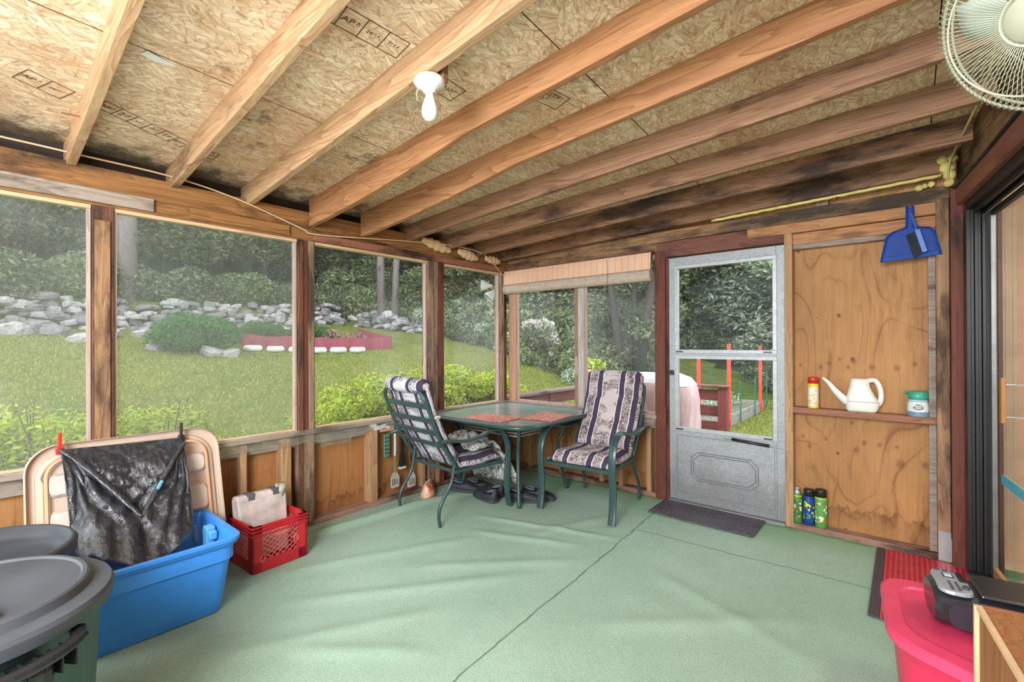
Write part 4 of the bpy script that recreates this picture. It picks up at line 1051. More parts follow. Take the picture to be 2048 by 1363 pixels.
aerosol('dark blue aerosol can with black cap, middle of three on the floor plate', (2.800, .045, WOOD_Z), .035, .25, plain('can_blue', (28, 66, 140), .3), BLACK_P, plain('can_blue2', (24, 50, 110), .3), 'bug spray cans at the foot of the plywood wall', labelmat('lab_b', (28, 66, 140), (236, 214, 60), (60, 140, 90)))
aerosol('green aerosol can with black cap and yellow band, rightmost of three on the floor plate', (2.872, .045, WOOD_Z), .037, .262, plain('can_green2', (88, 164, 78), .3), BLACK_P, YEL, 'bug spray cans at the foot of the plywood wall', labelmat('lab_g2', (88, 164, 78), (232, 232, 210), (196, 90, 50)))
t = thing('spray_can', 'slim yellow and white spray can with red cap on the wall ledge', 'spray can', (2.83, .045, .868))
M().lathe([(.031, 0), (.033, .004), (.033, .165), (.030, .172)], 24).build('can', labelmat('lab_y', (232, 226, 214), (226, 196, 90), (206, 214, 224), 90), t, smooth=True)
M().lathe([(.0335, .150), (.0335, .172)], 24, cap0=False, cap1=False).build('band', YEL, t); M().lathe([(.0338, .0), (.0338, .012)], 24, cap0=False, cap1=False).build('foot_band', YEL, t)
M().lathe([(.033, .172), (.033, .21), (.030, .216), (.001, .216)], 24).build('cap', plain('cap_red', (196, 40, 34), .35), t, smooth=True)

wc = thing('watering_can', 'white plastic watering can with long spout on the wall ledge', 'watering can', (3.10, .045, .866))
WM = plain('can_offwhite', (224, 222, 214), .4, var=.06)
rings = [rrect(.005, 0, .15, .07, .02, 0, 4), rrect(.005, 0, .175, .078, .03, .015, 4), rrect(.01, 0, .185, .08, .03, .06, 4), rrect(.0, 0, .15, .075, .03, .11, 4), rrect(-.005, 0, .115, .066, .028, .16, 4), rrect(-.005, 0, .098, .06, .026, .215, 4), rrect(-.005, 0, .085, .05, .022, .22, 4)]
M().loft(rings).build('can_body', WM, wc, smooth=True)
M().tube(bez([(-.07, 0, .06), (-.10, 0, .085), (-.14, 0, .13), (-.18, 0, .185), (-.215, 0, .218)], 5), [.032 - .0012 * k for k in range(21)], 10).build('spout', WM, wc, smooth=True)
M().tube(bez([(.03, 0, .205), (.075, 0, .212), (.10, 0, .17), (.108, 0, .11), (.098, 0, .06), (.07, 0, .045)], 5), .016, 10).build('handle', WM, wc, smooth=True)
M().tube(rrect(.01, 0, .187, .082, .03, .068, 4), .0025, 5, closed=True).build('seam', plain('can_seam', (190, 188, 184), .4), wc)
hs = thing('hose_end_sprayer', 'clear sprayer jar with green hose-end cap on the wall ledge', 'sprayer', (3.39, .045, .8655))
M().lathe([(.052, 0), (.056, .01), (.054, .06), (.046, .105)], 28).build('jar', plain('jar_blue', (178, 206, 214), .25), hs, smooth=True)
M().lathe([(.0565, .004), (.0560, .035)], 28, cap0=False, cap1=False).build('liquid', plain('jar_liquid', (112, 138, 160), .3), hs, smooth=True)
GT = plain('sprayer_green', (54, 158, 128), .35)
M().lathe([(.048, .105), (.05, .11), (.05, .15), (.042, .155), (.001, .155)], 28).build('screw_cap', GT, hs, smooth=True)
M().tube([(-.05, 0, .145), (-.07, 0, .148)], .008, 8).build('nozzle', GT, hs, smooth=True)
M().tube([(.045, 0, .135), (.068, 0, .135), (.07, 0, .135), (.112, 0, .133)], [.012, .012, .016, .016], 12).build('hose_fitting', GT, hs, smooth=True)
lbm = M(); n = 12
for k in range(n + 1):
    a = radians(205 + 120 * k / n)
    for z in (.03, .088): lbm.v.append((.0565 * cos(a) * (1 if z < .05 else .93), .0565 * sin(a) * (1 if z < .05 else .93), z))
for k in range(n): lbm.f.append((2 * k, 2 * k + 2, 2 * k + 3, 2 * k + 1))
lbo = lbm.build('label', WHITE_P, hs)
M().lathe([(.001, 0), (.026, 0), (.026, .001), (.001, .001)], 20, sy=.72).build('emblem', BLACK_P, lbo, loc=(.0, -.0575, .06), rot=(radians(84), 0, 0))
text('MIRACLE\nGRO', .013, WHITE_P, lbo, (.0, -.0592, .06), (radians(84), 0, 0), 'emblem_lettering', .0003)

# ------------------------------------------------------------------ mats
s = NT('doormat_black'); v = s.coord(rand=False); n = s.noise(v, 11, 3, .5, 2.5); f = s.math('FRACT', s.math('MULTIPLY', n, 7.0))
c = s.mix(s.mask(f, .25, .1), srgb(68, 66, 72), srgb(122, 118, 126)); c = s.mix(s.math('MULTIPLY', s.mask(s.noise(v, 3, 3), .5, .6), .4), c, srgb(104, 100, 108)); s.bump(f, .4, .003); DM = s.fin(c, .6)
M2 = M().loft([rrect(2.155, -.19, .76, .37, .015, .004, 3), rrect(2.155, -.19, .76, .37, .015, .011, 3)]); tag(M2.build('doormat', DM, bevel=.002), 'black rubber doormat with swirl pattern in front of the storm door', 'doormat')
s = NT('mat_red'); x, y, z = s.xyz(); f = s.math('FRACT', s.math('MULTIPLY', x, 42.0)); ln = s.mask(f, .5, .85)
fy = s.math('LESS_THAN', s.math('FRACT', s.math('MULTIPLY', y, 5.2)), .05)
c = s.mix(ln, srgb(176, 18, 50), srgb(212, 66, 92)); c = s.mix(s.math('MULTIPLY', fy, .5), c, srgb(110, 14, 24)); s.bump(ln, .5, .003); RM = s.fin(c, .3)
rm = thing('rubber_mat', 'red ribbed floor mat with black border beside the sliding door', 'mat', (0, 0, 0))
M().loft([rrect(3.43, -.52, .40, .96, .01, .004, 3), rrect(3.43, -.52, .40, .96, .01, .010, 3)]).build('ribbed_field', RM, rm)
M().box(3.185, -1.0, .003, 3.228, -.04, .011).build('border', plain('mat_border', (70, 66, 72), .6), rm)

# ------------------------------------------------------------------ milk crate with cooler bag
RED = plain('crate_red', (186, 34, 44), .4, var=.15); REDL = plain('crate_lattice', (214, 96, 96), .5)
cr = thing('milk_crate', 'red plastic milk crate on the green carpet by the left wall', 'crate', (.275, -2.62, .0), radians(3))
cw, chh = .165, .27
fm = M()
fm.box(-cw + .006, -cw + .006, .006, cw - .006, cw - .006, .014)
for sx, sy in ((1, 1), (1, -1), (-1, 1), (-1, -1)): fm.box(sx * cw - .055 * (sx > 0), sy * cw - .012 * (sy > 0), 0, sx * cw + .055 * (sx < 0), sy * cw + .012 * (sy < 0), chh); fm.box(sx * cw - .012 * (sx > 0), sy * cw - .055 * (sy > 0), 0, sx * cw + .012 * (sx < 0), sy * cw + .055 * (sy < 0), chh)
for (z0, z1) in ((0, .06), (.225, chh)):
    fm.box(-cw, -cw, z0, cw, -cw + .012, z1); fm.box(-cw, cw - .012, z0, cw, cw, z1); fm.box(-cw, -cw, z0, -cw + .012, cw, z1); fm.box(cw - .012, -cw, z0, cw, cw, z1)
for z in (.262, .24, .215): fm.tube(rrect(0, 0, 2 * cw + .008, 2 * cw + .008, .006, z, 3), .004, 5, closed=True)
fm.build('crate_frame', RED, cr)
lt = M(); a0, z0, z1 = .108, .06, .222; st_ = .028
def clipd(p, q, A):   # clip a segment to |a|<=A
    return p, q
for side in range(4):
    seg = []
    for k in range(-12, 13):
        for sg in (1, -1):
            pts = []
            for i in range(0, 40):
                a = -a0 + 2 * a0 * i / 39; z = z0 + (a + a0) * .75 * 1.0 + k * st_ if sg == 1 else z1 - (a + a0) * .75 + k * st_
                if z0 <= z <= z1: pts.append((a, z))
            if len(pts) > 3: seg.append((pts[0], pts[-1]))
    for p, q_ in seg:
        def W3(a, z): return {0: (cw - .006, a, z), 1: (-cw + .006, a, z), 2: (a, cw - .006, z), 3: (a, -cw + .006, z)}[side]
        lt.bar(W3(*p), W3(*q_), .004, .004)
lt.build('lattice', REDL, cr)
hn = M(); hn.tube([(cw - .002, .055 * cos(a), .205 + .02 * sin(a)) for a in [2 * pi * k / 20 for k in range(20)]], .005, 6, closed=True); hn.build('handle_ring', REDL, cr); hn = M(); hn.tube([(cw - .002, -.105 + .014 * cos(a), .075 + .02 * sin(a)) for a in [2 * pi * k / 12 for k in range(12)]], .004, 6, closed=True); hn.build('grip_ring', REDL, cr); hn = M(); hn.tube([(cw - .002, .095 + .014 * cos(a), .13 + .02 * sin(a)) for a in [2 * pi * k / 12 for k in range(12)]], .004, 6, closed=True)
hn.build('grip_ring', REDL, cr)
cb = thing('cooler_bag', 'folded grey-white insulated bag with grey straps standing in the red crate', 'bag', (.235, -2.635, .016), (0, radians(-7), radians(3)))
cm2 = M(); rings = []
for i, (z, ww, th) in enumerate(((0, .28, .10), (.1, .285, .11), (.25, .29, .11), (.36, .30, .09), (.385, .295, .06))): rings.append([(a + .006 * noise.noise(Vector((k, i, 0))), b + .006 * noise.noise(Vector((k, i, 4))), z) for k, (a, b, _) in enumerate(rrect(0, 0, th, ww, .012, 0, 3))])
cbm = plain('cooler_fabric', (196, 182, 176), .75, var=.25, scale=12, bump=.3)
cm2.loft(rings).build('bag_body', cbm, cb, bevel=.004)
for y in (-.07, .08): M().box(-.04, y - .022, .375, .045, y + .022, .392).box(.043, y - .018, .35, .052, y + .018, .388).build('strap', plain('strap_grey', (92, 88, 92), .7), cb, bevel=.003)
clr = M(); rings = []
for i in range(7):
    t = i / 6; rings.append([(.035 * cos(a) * (1.1 - .4 * t) * (1 + .2 * noise.noise(Vector((k, i, 7)))), .05 * sin(a) * (1.1 - .5 * t) * (1 + .25 * noise.noise(Vector((k, i, 3)))), .016 + .41 * t) for k, a in enumerate([2 * pi * k / 14 for k in range(14)])])
s = NT('clear_bag_print'); v = s.coord(); CB = s.fin(s.ramp(s.noise(v, 22, 3), [(.35, srgb(196, 190, 176)), (.48, srgb(150, 150, 130)), (.55, srgb(90, 80, 66)), (.62, srgb(214, 208, 196)), (.7, srgb(196, 190, 120))]), .2)
tag(clr.loft(rings).build('plastic_bag', CB, smooth=True, loc=(.21, -2.515, 0)), 'crinkled clear plastic bag tucked behind the cooler bag in the crate', 'bag')

# ------------------------------------------------------------------ blue tote, lid, black bag
def tote(name, label, cx, cy, wx, wy, h, mat, taper=.05, rz=0.0, cat='storage bin'):
    t = thing(name, label, cat, (cx, cy, 0), rz)
    o_ = []; 
    for z, d in ((0, taper), (h * .12, taper * .85), (h * .70, taper * .35), (h * .71, taper * .15), (h * .90, .008), (h * .905, -.004), (h * .965, -.016), (h, -.016), (h, .012), (h * .94, .018), (h * .70, taper * .35 + .010), (.012, taper + .012)):
        o_.append(rrect(0, 0, wx - 2 * d, wy - 2 * d, max(.02, .07 - d * .4), z, 7))
    M().loft(o_, True, True).build('bin_body', mat, t, smooth=False, bevel=0)
    return t
BLUEB = plain('tote_blue', (64, 150, 248), .35, var=.06, spec=.5)
tb = tote('storage_tote', 'large open blue plastic tote on the carpet holding a black bag', .475, -3.28, .57, .66, .37, BLUEB, .06)
M().box(-.03, .255, .20, .03, .30, .362).box(-.06, .262, .30, .06, .30, .345).build('latch_pocket', plain('tote_pocket', (96, 176, 226), .35), tb, bevel=.008)
# beige tote lid leaning on the wall
LID = plain('lid_beige', (222, 198, 180), .5, var=.06)
def lidm():
    s = NT('lid_translucent'); v = s.coord(rand=False); x, y, z = s.xyz()
    return s.fin(s.mix(s.mask(s.noise(v, 5, 3), .35, .65), srgb(206, 176, 152), srgb(190, 172, 160)), .45)
ld = thing('tote_lid', 'large beige plastic tote lid standing behind the black bag against the wall', 'lid', (.285, -3.255, .060), (0, radians(-16), 0))
H_ = .80; Wd = .82
LIDR = plain('lid_rib', (206, 190, 178), .5, var=.1)
def lidring(d, xx):
    pts = []
    for k, (a, b, _) in enumerate(rrect(0, 0, Wd - 2 * d, H_ - 2 * d, .13, 0, 9)):
        f = 1.0
        if abs(b) < H_ * .28: f = .97
        pts.append((xx, a * f, b + H_ / 2))
    return pts
M().loft([lidring(.0, .02), lidring(-.006, .0), lidring(0, -.015), lidring(.03, -.02), lidring(.035, -.002), lidring(.05, .0), lidring(.06, -.014), lidring(.075, -.014)], False, True).build('lid_panel', lidm(), ld, smooth=False, bevel=.004)
for sy in (-1, 1):
    for zc, hh in ((.60, .12), (.40, .16), (.20, .12)):
        rb = M(); rb.loft([[(-.012, a + sy * .28, b + zc) for a, b, _ in rrect(0, 0, .13, hh, .03, 0, 4)], [(.016, a + sy * .28, b + zc) for a, b, _ in rrect(0, 0, .10, hh - .03, .03, 0, 4)]])
        rb.build('raised_rib', LIDR, ld, bevel=.004); rb = M()
        rb.loft([[(-.012, a + sy * .17, b + zc) for a, b, _ in rrect(0, 0, .05, hh, .02, 0, 4)], [(.014, a + sy * .17, b + zc) for a, b, _ in rrect(0, 0, .03, hh - .03, .014, 0, 4)]]); rb.build('raised_rib', LIDR, ld, bevel=.004)
M().tube([(.018, a, b + H_ / 2) for a, b, _ in rrect(0, 0, Wd - .14, H_ - .14, .09, 0, 7)], .008, 6, closed=True).build('orange_tinted_groove', plain('lid_groove', (226, 170, 130), .5), ld)
# black bag
def bagmat():
    s = NT('black_bin_bag'); v = s.coord(scale=(1, 1, .35), rand=False); n = s.noise(v, 38, 5, .7, .6); n2 = s.noise(s.coord(rand=False), 9, 4, .6)
    s.bump(s.math('ADD', s.math('MULTIPLY', n, .6), s.math('MULTIPLY', n2, .5)), .9, .012)
    return s.fin(s.mix(s.mask(n2, .3, .8), srgb(26, 28, 34), srgb(40, 44, 52)), .2, spec=.9)
bag = thing('bin_bag', 'black plastic bin bag clipped to the beige lid and hanging into the blue tote', 'bag', (0, 0, 0))
CA = Vector((.125, -3.545, .815)); CB_ = Vector((.115, -3.035, .795))
def ringtop(t):      # t in 0..1 around: A->B along the back edge, then B->A along the sagging front lip
    if t < .42:
        q = t / .42; p = CA.lerp(CB_, q); p.x -= .012 * sin(pi * q); p.z -= .004 * sin(pi * q); return p
    q = (t - .42) / .58; p = CB_.lerp(CA, q)
    sag = sin(pi * q) ** .9; k = 1 - abs(q - .47) / .53
    p.z -= .335 * max(0, k) ** 1.15; p.x += .27 * max(0, k) ** .9
    return p
def ringbot(t):
    a = pi * 1.5 - 2 * pi * (t - .71); 
    ang = 2 * pi * (t - .21)
    return Vector((.44 - .165 * cos(ang), -3.29 - .24 * cos(ang + pi / 2) * 1.0, .05))
bg_ = M(); NT_, NV = 200, 44
for j in range(NV + 1):
    v_ = j / NV
    for i in range(NT_):
        t = i / NT_; a = ringtop(t); b = ringbot(t)
        if t < .42: mid_ = Vector((.30, (a.y + b.y) / 2, .30))
        else: mid_ = Vector((max(a.x, b.x) + .03, a.y * .45 + b.y * .55, .5 * (a.z + b.z) + .02))
        if t < .42: e = v_ ** 1.0; p = a.lerp(b, e); p.x = a.x + (b.x - a.x) * v_ ** .8 + .035 * min(1, v_ * 8) + .06 * sin(pi * v_)
        else:
            p = a.lerp(mid_, v_ * 2) if v_ < .5 else mid_.lerp(b, (v_ - .5) * 2)
            p2 = a.lerp(b, v_); p = p.lerp(p2, .35)
        aA = math.atan2(p.y - CA.y, CA.z - p.z + .02); aB = math.atan2(CB_.y - p.y, CB_.z - p.z + .02); dA = (p - CA).length; dB = (p - CB_).length
        wA = dB / (dA + dB + 1e-6); f1 = wA ** 2 * sin(aA * 30 + 4 * noise.noise(p * 5)) * min(1, dA * 4) + (1 - wA) ** 2 * sin(aB * 34 + 4 * noise.noise(p * 5)) * min(1, dB * 4)
        fold = .024 * (abs(f1) ** .7) * (1 if f1 > 0 else -1) * (1 - .6 * v_) + .014 * noise.noise(Vector((p.y * 9, p.z * 5, 0)))
        n_ = Vector((1, 0, 0)) if t > .42 else Vector((-1, 0, 0))
        if 0 < j: p += n_ * (fold if t > .42 else fold * .5)
        bg_.v.append(tuple(p))
for j in range(NV):
    for i in range(NT_):
        k = (i + 1) % NT_; bg_.f.append((j * NT_ + i, j * NT_ + k, (j + 1) * NT_ + k, (j + 1) * NT_ + i))
bg_.f.append(tuple(NV * NT_ + i for i in range(NT_)))
BAGM = bagmat()
bg_.build('bag_skin', BAGM, bag, smooth=True)
lip = M(); lp = [ringtop(.42 + .58 * k / 50) + Vector((.006, 0, 0)) for k in range(51)]
lip.tube(lp, [.014 + .006 * noise.noise(Vector((k * .4, 0, 0))) for k in range(51)], 8, flat=.6); lip.build('rolled_lip', BAGM, bag, smooth=True)
M().tube([ringtop(.42 + .58 * (.27 + .012 * k)) + Vector((.021, 0, .004)) for k in range(5)], .009, 6).build('blue_tape_piece', plain('bag_tape', (96, 160, 196), .5), bag)
def clip(label, c, mat):
    t = thing('spring_clip', label, 'clip', c, (radians(0), 0, 0))
    M().box(-.004, -.007, -.0, .008, .007, .075).box(-.016, -.007, .0, -.006, .007, .06).build('handle', mat, t, bevel=.004)
    M().box(-.016, -.016, -.035, .014, .016, .004).build('jaw', mat, t, bevel=.006)
clip('red spring clip holding the black bag at its left corner', (.12, -3.545, .825), plain('clip_red', (214, 40, 34), .3))
clip('black spring clip holding the black bag at its right corner', (.11, -3.035, .805), BLACK_P)

# ------------------------------------------------------------------ trash cans
CAN = plain('can_dark_green', (62, 84, 76), .45, var=.1); CLID = plain('lid_charcoal', (74, 78, 84), .42, var=.2, scale=5)
tc = thing('trash_can', 'dark green trash can with charcoal lid, nearest at the lower left', 'trash can', (1.47, -3.86, 0), radians(0))
M().lathe([(.235, 0), (.245, .01), (.275, .60), (.285, .605), (.288, .64), (.28, .645)], 48).build('can_body', CAN, tc, smooth=True)
M().lathe([(.285, .612), (.302, .615), (.304, .645), (.298, .656), (.262, .662), (.258, .662), (.250, .682), (.244, .686), (.235, .686), (.230, .680), (.14, .684), (.001, .686)], 180).build('lid', CLID, tc, smooth=False)
M().box(-.215, -.016, .676, .215, .016, .702).xf(Matrix.Rotation(radians(12), 4, 'Z')).build('lid_ridge', CLID, tc, bevel=.008)
hd_ = M()
hp = [((.287 + .06 * sin(pi * k / 14) ** .5) * cos(radians(-30 + 75 * k / 14)), (.287 + .06 * sin(pi * k / 14) ** .5) * sin(radians(-30 + 75 * k / 14)), .592) for k in range(15)]
hd_.tube(hp, .018, 8, flat=.7)
for k in range(2, 13): a = radians(-30 + 75 * k / 14); hd_.bar((.29 * cos(a), .29 * sin(a), .565), (.34 * cos(a), .34 * sin(a), .565), .004, .05)
hd_.build('side_handle', BLACK_P, tc, smooth=False)
M().box(.24, .02, .47, .315, .15, .585).build('handle_lug', BLACK_P, tc, bevel=.02)
t2 = thing('trash_can', 'black trash can with a dished lid just behind the nearest can', 'trash can', (.975, -3.85, 0), 0)
BK2 = plain('can_black', (50, 53, 58), .42, var=.25, scale=5)
M().lathe([(.20, 0), (.21, .01), (.238, .54), (.246, .545), (.246, .58), (.24, .585)], 48).build('can_body', BK2, t2, smooth=True)
M().lathe([(.244, .56), (.262, .562), (.264, .60), (.27, .605), (.272, .635), (.262, .648), (.252, .646), (.246, .61), (.20, .592), (.10, .585), (.001, .583)], 120).build('lid', BK2, t2, smooth=True)
M().tube([(-.14, -.02, .60), (-.06, -.015, .625), (.06, .015, .64), (.16, .04, .625)], .010, 8, flat=.6).tube([(-.14, .01, .60), (.04, .035, .632), (.16, .04, .625)], .008, 8, flat=.6).build('lid_strap', BLACK_P, t2)

# ------------------------------------------------------------------ red bin, boombox, wooden cabinet at the right
PINK = plain('bin_red_pink', (216, 48, 84), .38, var=.06, spec=.5)
rbn = thing('storage_bin', 'red plastic storage bin with its lid on at the lower right', 'storage bin', (0, 0, 0))
LP = [(3.245, -1.40), (3.74, -1.33), (3.70, -2.08), (3.285, -1.885)]
def polyround(P, r, z, n=6, inset=0.0):
    c0 = Vector((sum(p[0] for p in P) / 4, sum(p[1] for p in P) / 4)); out = []
    Q = [Vector(p) for p in P]; N = len(Q)
    Q = [c0 + (q_ - c0) * (1 - inset / .32) for q_ in Q]
    for i in range(N):
        a, b, c = Q[i - 1], Q[i], Q[(i + 1) % N]; d0 = (a - b).normalized() * r; d1 = (c - b).normalized() * r
        for k in range(n):
            t = k / (n - 1); p = (b + d0) * (1 - t) ** 2 + b * 2 * t * (1 - t) + (b + d1) * t * t; out.append((p.x, p.y, z))
    return out
M().loft([polyround(LP, .09, 0.0, inset=.075), polyround(LP, .09, .30, inset=.035), polyround(LP, .09, .34, inset=.02), polyround(LP, .09, .362, inset=.02)]).build('bin_body', PINK, rbn, smooth=False)
M().loft([polyround(LP, .10, .345, inset=.004), polyround(LP, .10, .343, inset=-.004), polyround(LP, .10, .368, inset=-.002), polyround(LP, .10, .378, inset=.008), polyround(LP, .09, .380, inset=.07), polyround(LP, .08, .374, inset=.08), polyround(LP, .08, .372, inset=.10)], False, True).build('lid', plain('lid_pink', (222, 66, 104), .36, var=.1, spec=.5), rbn, bevel=.003)
bb = thing('boombox', 'black portable stereo with silver control panel lying on the red bin', 'stereo', (3.555, -1.635, .379), radians(8))
prof = []
for k in range(20):
    a = 2 * pi * k / 20; prof.append((.105 * (abs(cos(a)) ** .75) * (1 if cos(a) > 0 else -1), .066 + .062 * (abs(sin(a)) ** .7) * (1 if sin(a) > 0 else -1)))
M().loft([[(-.165, a * .9, b * .9 + .004) for a, b in prof], [(-.15, a, b) for a, b in prof], [(.15, a, b) for a, b in prof], [(.165, a * .9, b * .9 + .004) for a, b in prof]]).build('body', plain('stereo_black', (40, 42, 48), .22, spec=.8), bb, smooth=False, bevel=.006)
SIL = plain('stereo_silver', (170, 174, 184), .35, .3)
sp = M().loft([[(a - .108, b + .0, .122) for a, b, _ in rrect(0, 0, .09, .19, .035, 0, 6)], [(a - .108, b, .134) for a, b, _ in rrect(0, 0, .084, .184, .034, 0, 6)]]).build('control_panel', SIL, bb, bevel=.002)
M().box(-.125, .02, .134, -.095, .055, .136).build('display_frame', plain('display_frame', (70, 72, 80), .4), sp)
M().box(-.12, .026, .136, -.10, .049, .137).build('display', plain('lcd_pale', (214, 220, 226), .3), sp)
dl = M(); dl.box(-.085, .0, .134, -.067, .07, .138)
for k in range(8): dl.box(-.088 + .004 * (k % 2), .004 + k * .008, .138, -.072, .008 + k * .008, .140)
dl.build('tuning_dial', BLACK_P, sp)
BTM = plain('button_dark', (70, 72, 80), .4)
for k in range(4):
    for xx in (-.118, -.10): M().tube([(xx, -.02 - .018 * k, .133), (xx, -.02 - .018 * k, .139)], .004, 8).build('button', BTM, sp)
M().tube([(-.08, -.05, .133), (-.08, -.05, .142)], .010, 12).build('volume_knob', BTM, sp)
for k in range(3): M().box(-.14 + k * .022, .07, .133, -.125 + k * .022, .078, .138).build('button', BTM, sp)
M().box(-.052, -.085, .124, .16, .098, .136).build('cd_lid', plain('cd_lid_black', (30, 32, 36), .3, spec=.7), bb, bevel=.006)
g_ = M().loft([[(a - .09, -.092 + .0 * a, b + .062) for a, b, _ in rrect(0, 0, .10, .085, .035, 0, 6)], [(a - .09, -.113, b + .062) for a, b, _ in rrect(0, 0, .09, .075, .033, 0, 6)]]).build('speaker_grille', plain('grille_mesh', (58, 50, 62), .6, scale=200, bump=.6), bb)
# wooden cabinet
cab = thing('wooden_cabinet', 'small brown wooden cabinet with pale edging at the lower right corner', 'cabinet', (3.478, -2.015, 0), HR)
WC = wood('cabinet_veneer', (184, 116, 60), (136, 74, 34), 'z', knots=0); PALE = plain('edge_banding', (226, 190, 150), .5)
M().box(.006, -.72, .0, .30, -.006, .598).build('cabinet_body', WC, cab, bevel=.002)
eb = M(); eb.box(-.004, -.012, 0, .012, .0, .60); eb.box(.0, -.72, .592, .012, -.010, .604)
eb.build('pale_edging', PALE, cab)
M().box(.012, -.012, .592, .30, .0, .604).build('back_edging', wood('cabinet_edge', (170, 96, 60), (120, 60, 34), 'x', knots=0), cab)
M().box(.014, -.70, .598, .296, -.014, .601).build('top_panel', WC, cab)

# ------------------------------------------------------------------ outdoors: deck, rail, grill, pots
DECKR = wood('deck_red', (134, 66, 58), (98, 44, 40), 'y', dirt=.5); DECKX = wood('deck_red_x', (138, 70, 62), (100, 46, 42), 'x', dirt=.5); RCAP = wood('rail_cap', (150, 124, 112), (104, 76, 66), 'y', dirt=.5)
dk = M()
for k in range(20): dk.box(-.15, .14 + k * .142, -.16, 1.9, .14 + k * .142 + .135, -.13)
tag(dk.build('deck', DECKX, bevel=.002), 'weathered wooden deck outside the end wall', 'deck')
rl = thing('deck_railing', 'weathered red-brown deck railing with plank rails outside the corner window', 'railing', (0, 0, 0))
M().box(-.21, .13, .705, -.04, 2.95, .735).build('top_cap', RCAP, rl, bevel=.003)
M().box(-.13, .13, .56, -.10, 2.93, .70).build('top_rail', DECKR, rl, bevel=.003)
for z in (.30, .06): M().box(-.13, .13, z, -.10, 2.93, z + .13).build('lower_rail', DECKR, rl, bevel=.003)
for y in (.95, 2.1, 2.87): M().box(-.16, y - .045, -.5, -.07, y + .045, .705).build('post', DECKR, rl, bevel=.003)
r2 = thing('deck_railing', 'short red-brown deck railing with an end post seen through the storm door', 'railing', (0, 0, 0))
M().box(-.05, 2.83, .705, 1.50, 2.99, .735).build('top_cap', wood('rail_cap_x', (156, 96, 88), (110, 62, 54), 'x', dirt=.5), r2, bevel=.003)
for z in (.52, .30, .08, -.12): M().box(-.04, 2.90, z, 1.40, 2.93, z + .145).build('rail_board', DECKX, r2, bevel=.003)
M().box(1.35, 2.86, -.5, 1.47, 2.96, .705).build('post', wood('rail_post', (142, 66, 58), (104, 48, 44), 'z', dirt=.4), r2, bevel=.003)
# covered grill
gr = thing('covered_grill', 'barbecue grill under a pinkish fabric cover on the deck', 'grill', (1.15, 1.18, -.13))
def coverm():
    s = NT('grill_cover'); v = s.coord(scale=(1, 1, .3)); n = s.noise(v, 12, 4, .6, .5); s.bump(n, .6, .03)
    return s.fin(s.mix(s.mask(n, .3, .7), srgb(196, 160, 160), srgb(226, 198, 196)), .6)
cv = M(); rings = []
for i, (z, wx, wy) in enumerate(((.02, .98, .62), (.3, .96, .60), (.6, .95, .58), (.86, .94, .56), (.98, .92, .54), (1.07, .80, .46), (1.11, .62, .34), (1.125, .3, .16))):
    rr = rrect(0, 0, wx, wy, min(wx, wy) * .35, z, 8); rings.append([(a * (1 + (.10 * noise.noise(Vector((k * .7, z * 2, 0))) if z < .9 else 0)), b * (1 + (.12 * noise.noise(Vector((k * .7, z * 2, 6))) if z < .9 else 0)), z) for k, (a, b, _) in enumerate(rr)])
cv.loft(rings).build('cover', coverm(), gr, smooth=True)
M().loft([[(a, b, z) for a, b, _ in rrect(0, 0, wx, wy, .16, 0, 8)] for z, wx, wy in ((1.0, .90, .52), (1.075, .80, .46), (1.118, .62, .34), (1.134, .3, .16))], False, True).build('white_top_cloth', plain('cover_white', (232, 230, 232), .6), gr, smooth=True)
# flower pot on the rail
fp = thing('flower_pot', 'terracotta-pink flower pot with yellow-green plant standing on the deck rail', 'potted plant', (-.12, 1.97, .735))
M().lathe([(.10, 0), (.105, .01), (.14, .17), (.155, .172), (.155, .215), (.145, .22), (.13, .20), (.001, .195)], 28).build('pot', plain('pot_pink', (206, 170, 156), .6), fp, smooth=True)

def leaves(mm, pts_fn, n, size, rnd, flat=0.0):
    for _ in range(n):
        c = pts_fn()
        if c is None: continue
        a = Vector((rnd.gauss(0, 1), rnd.gauss(0, 1), rnd.gauss(0, 1) * (1 - flat))).normalized(); b = a.cross(Vector((rnd.gauss(0, 1), rnd.gauss(0, 1), rnd.gauss(0, 1)))).normalized()
        s_ = size * rnd.uniform(.6, 1.3); a = a * s_; b = b * s_ * .38
        mm.add([c - a, c - a * .1 + b, c + a, c - a * .1 - b], [(0, 1, 2, 3)])
def blobs_fn(blobs, rnd, shell=.45):
    wts = [b[3] ** 2 for b in blobs]
    def f():
        b = rnd.choices(blobs, wts)[0]; d = Vector((rnd.gauss(0, 1), rnd.gauss(0, 1), rnd.gauss(0, 1))).normalized(); r = b[3] * (1 - shell * rnd.random() ** 1.6)
        return Vector((b[0] + d.x * r, b[1] + d.y * r, b[2] + d.z * r * b[4]))
    return f
rnd = random.Random(3)
mm = M(); leaves(mm, blobs_fn([(0, 0, .27, .16, .6), (.1, .03, .26, .12, .6), (-.1, -.02, .28, .12, .6)], rnd), 420, .045, rnd); mm.build('plant', FOL_YEL, fp)
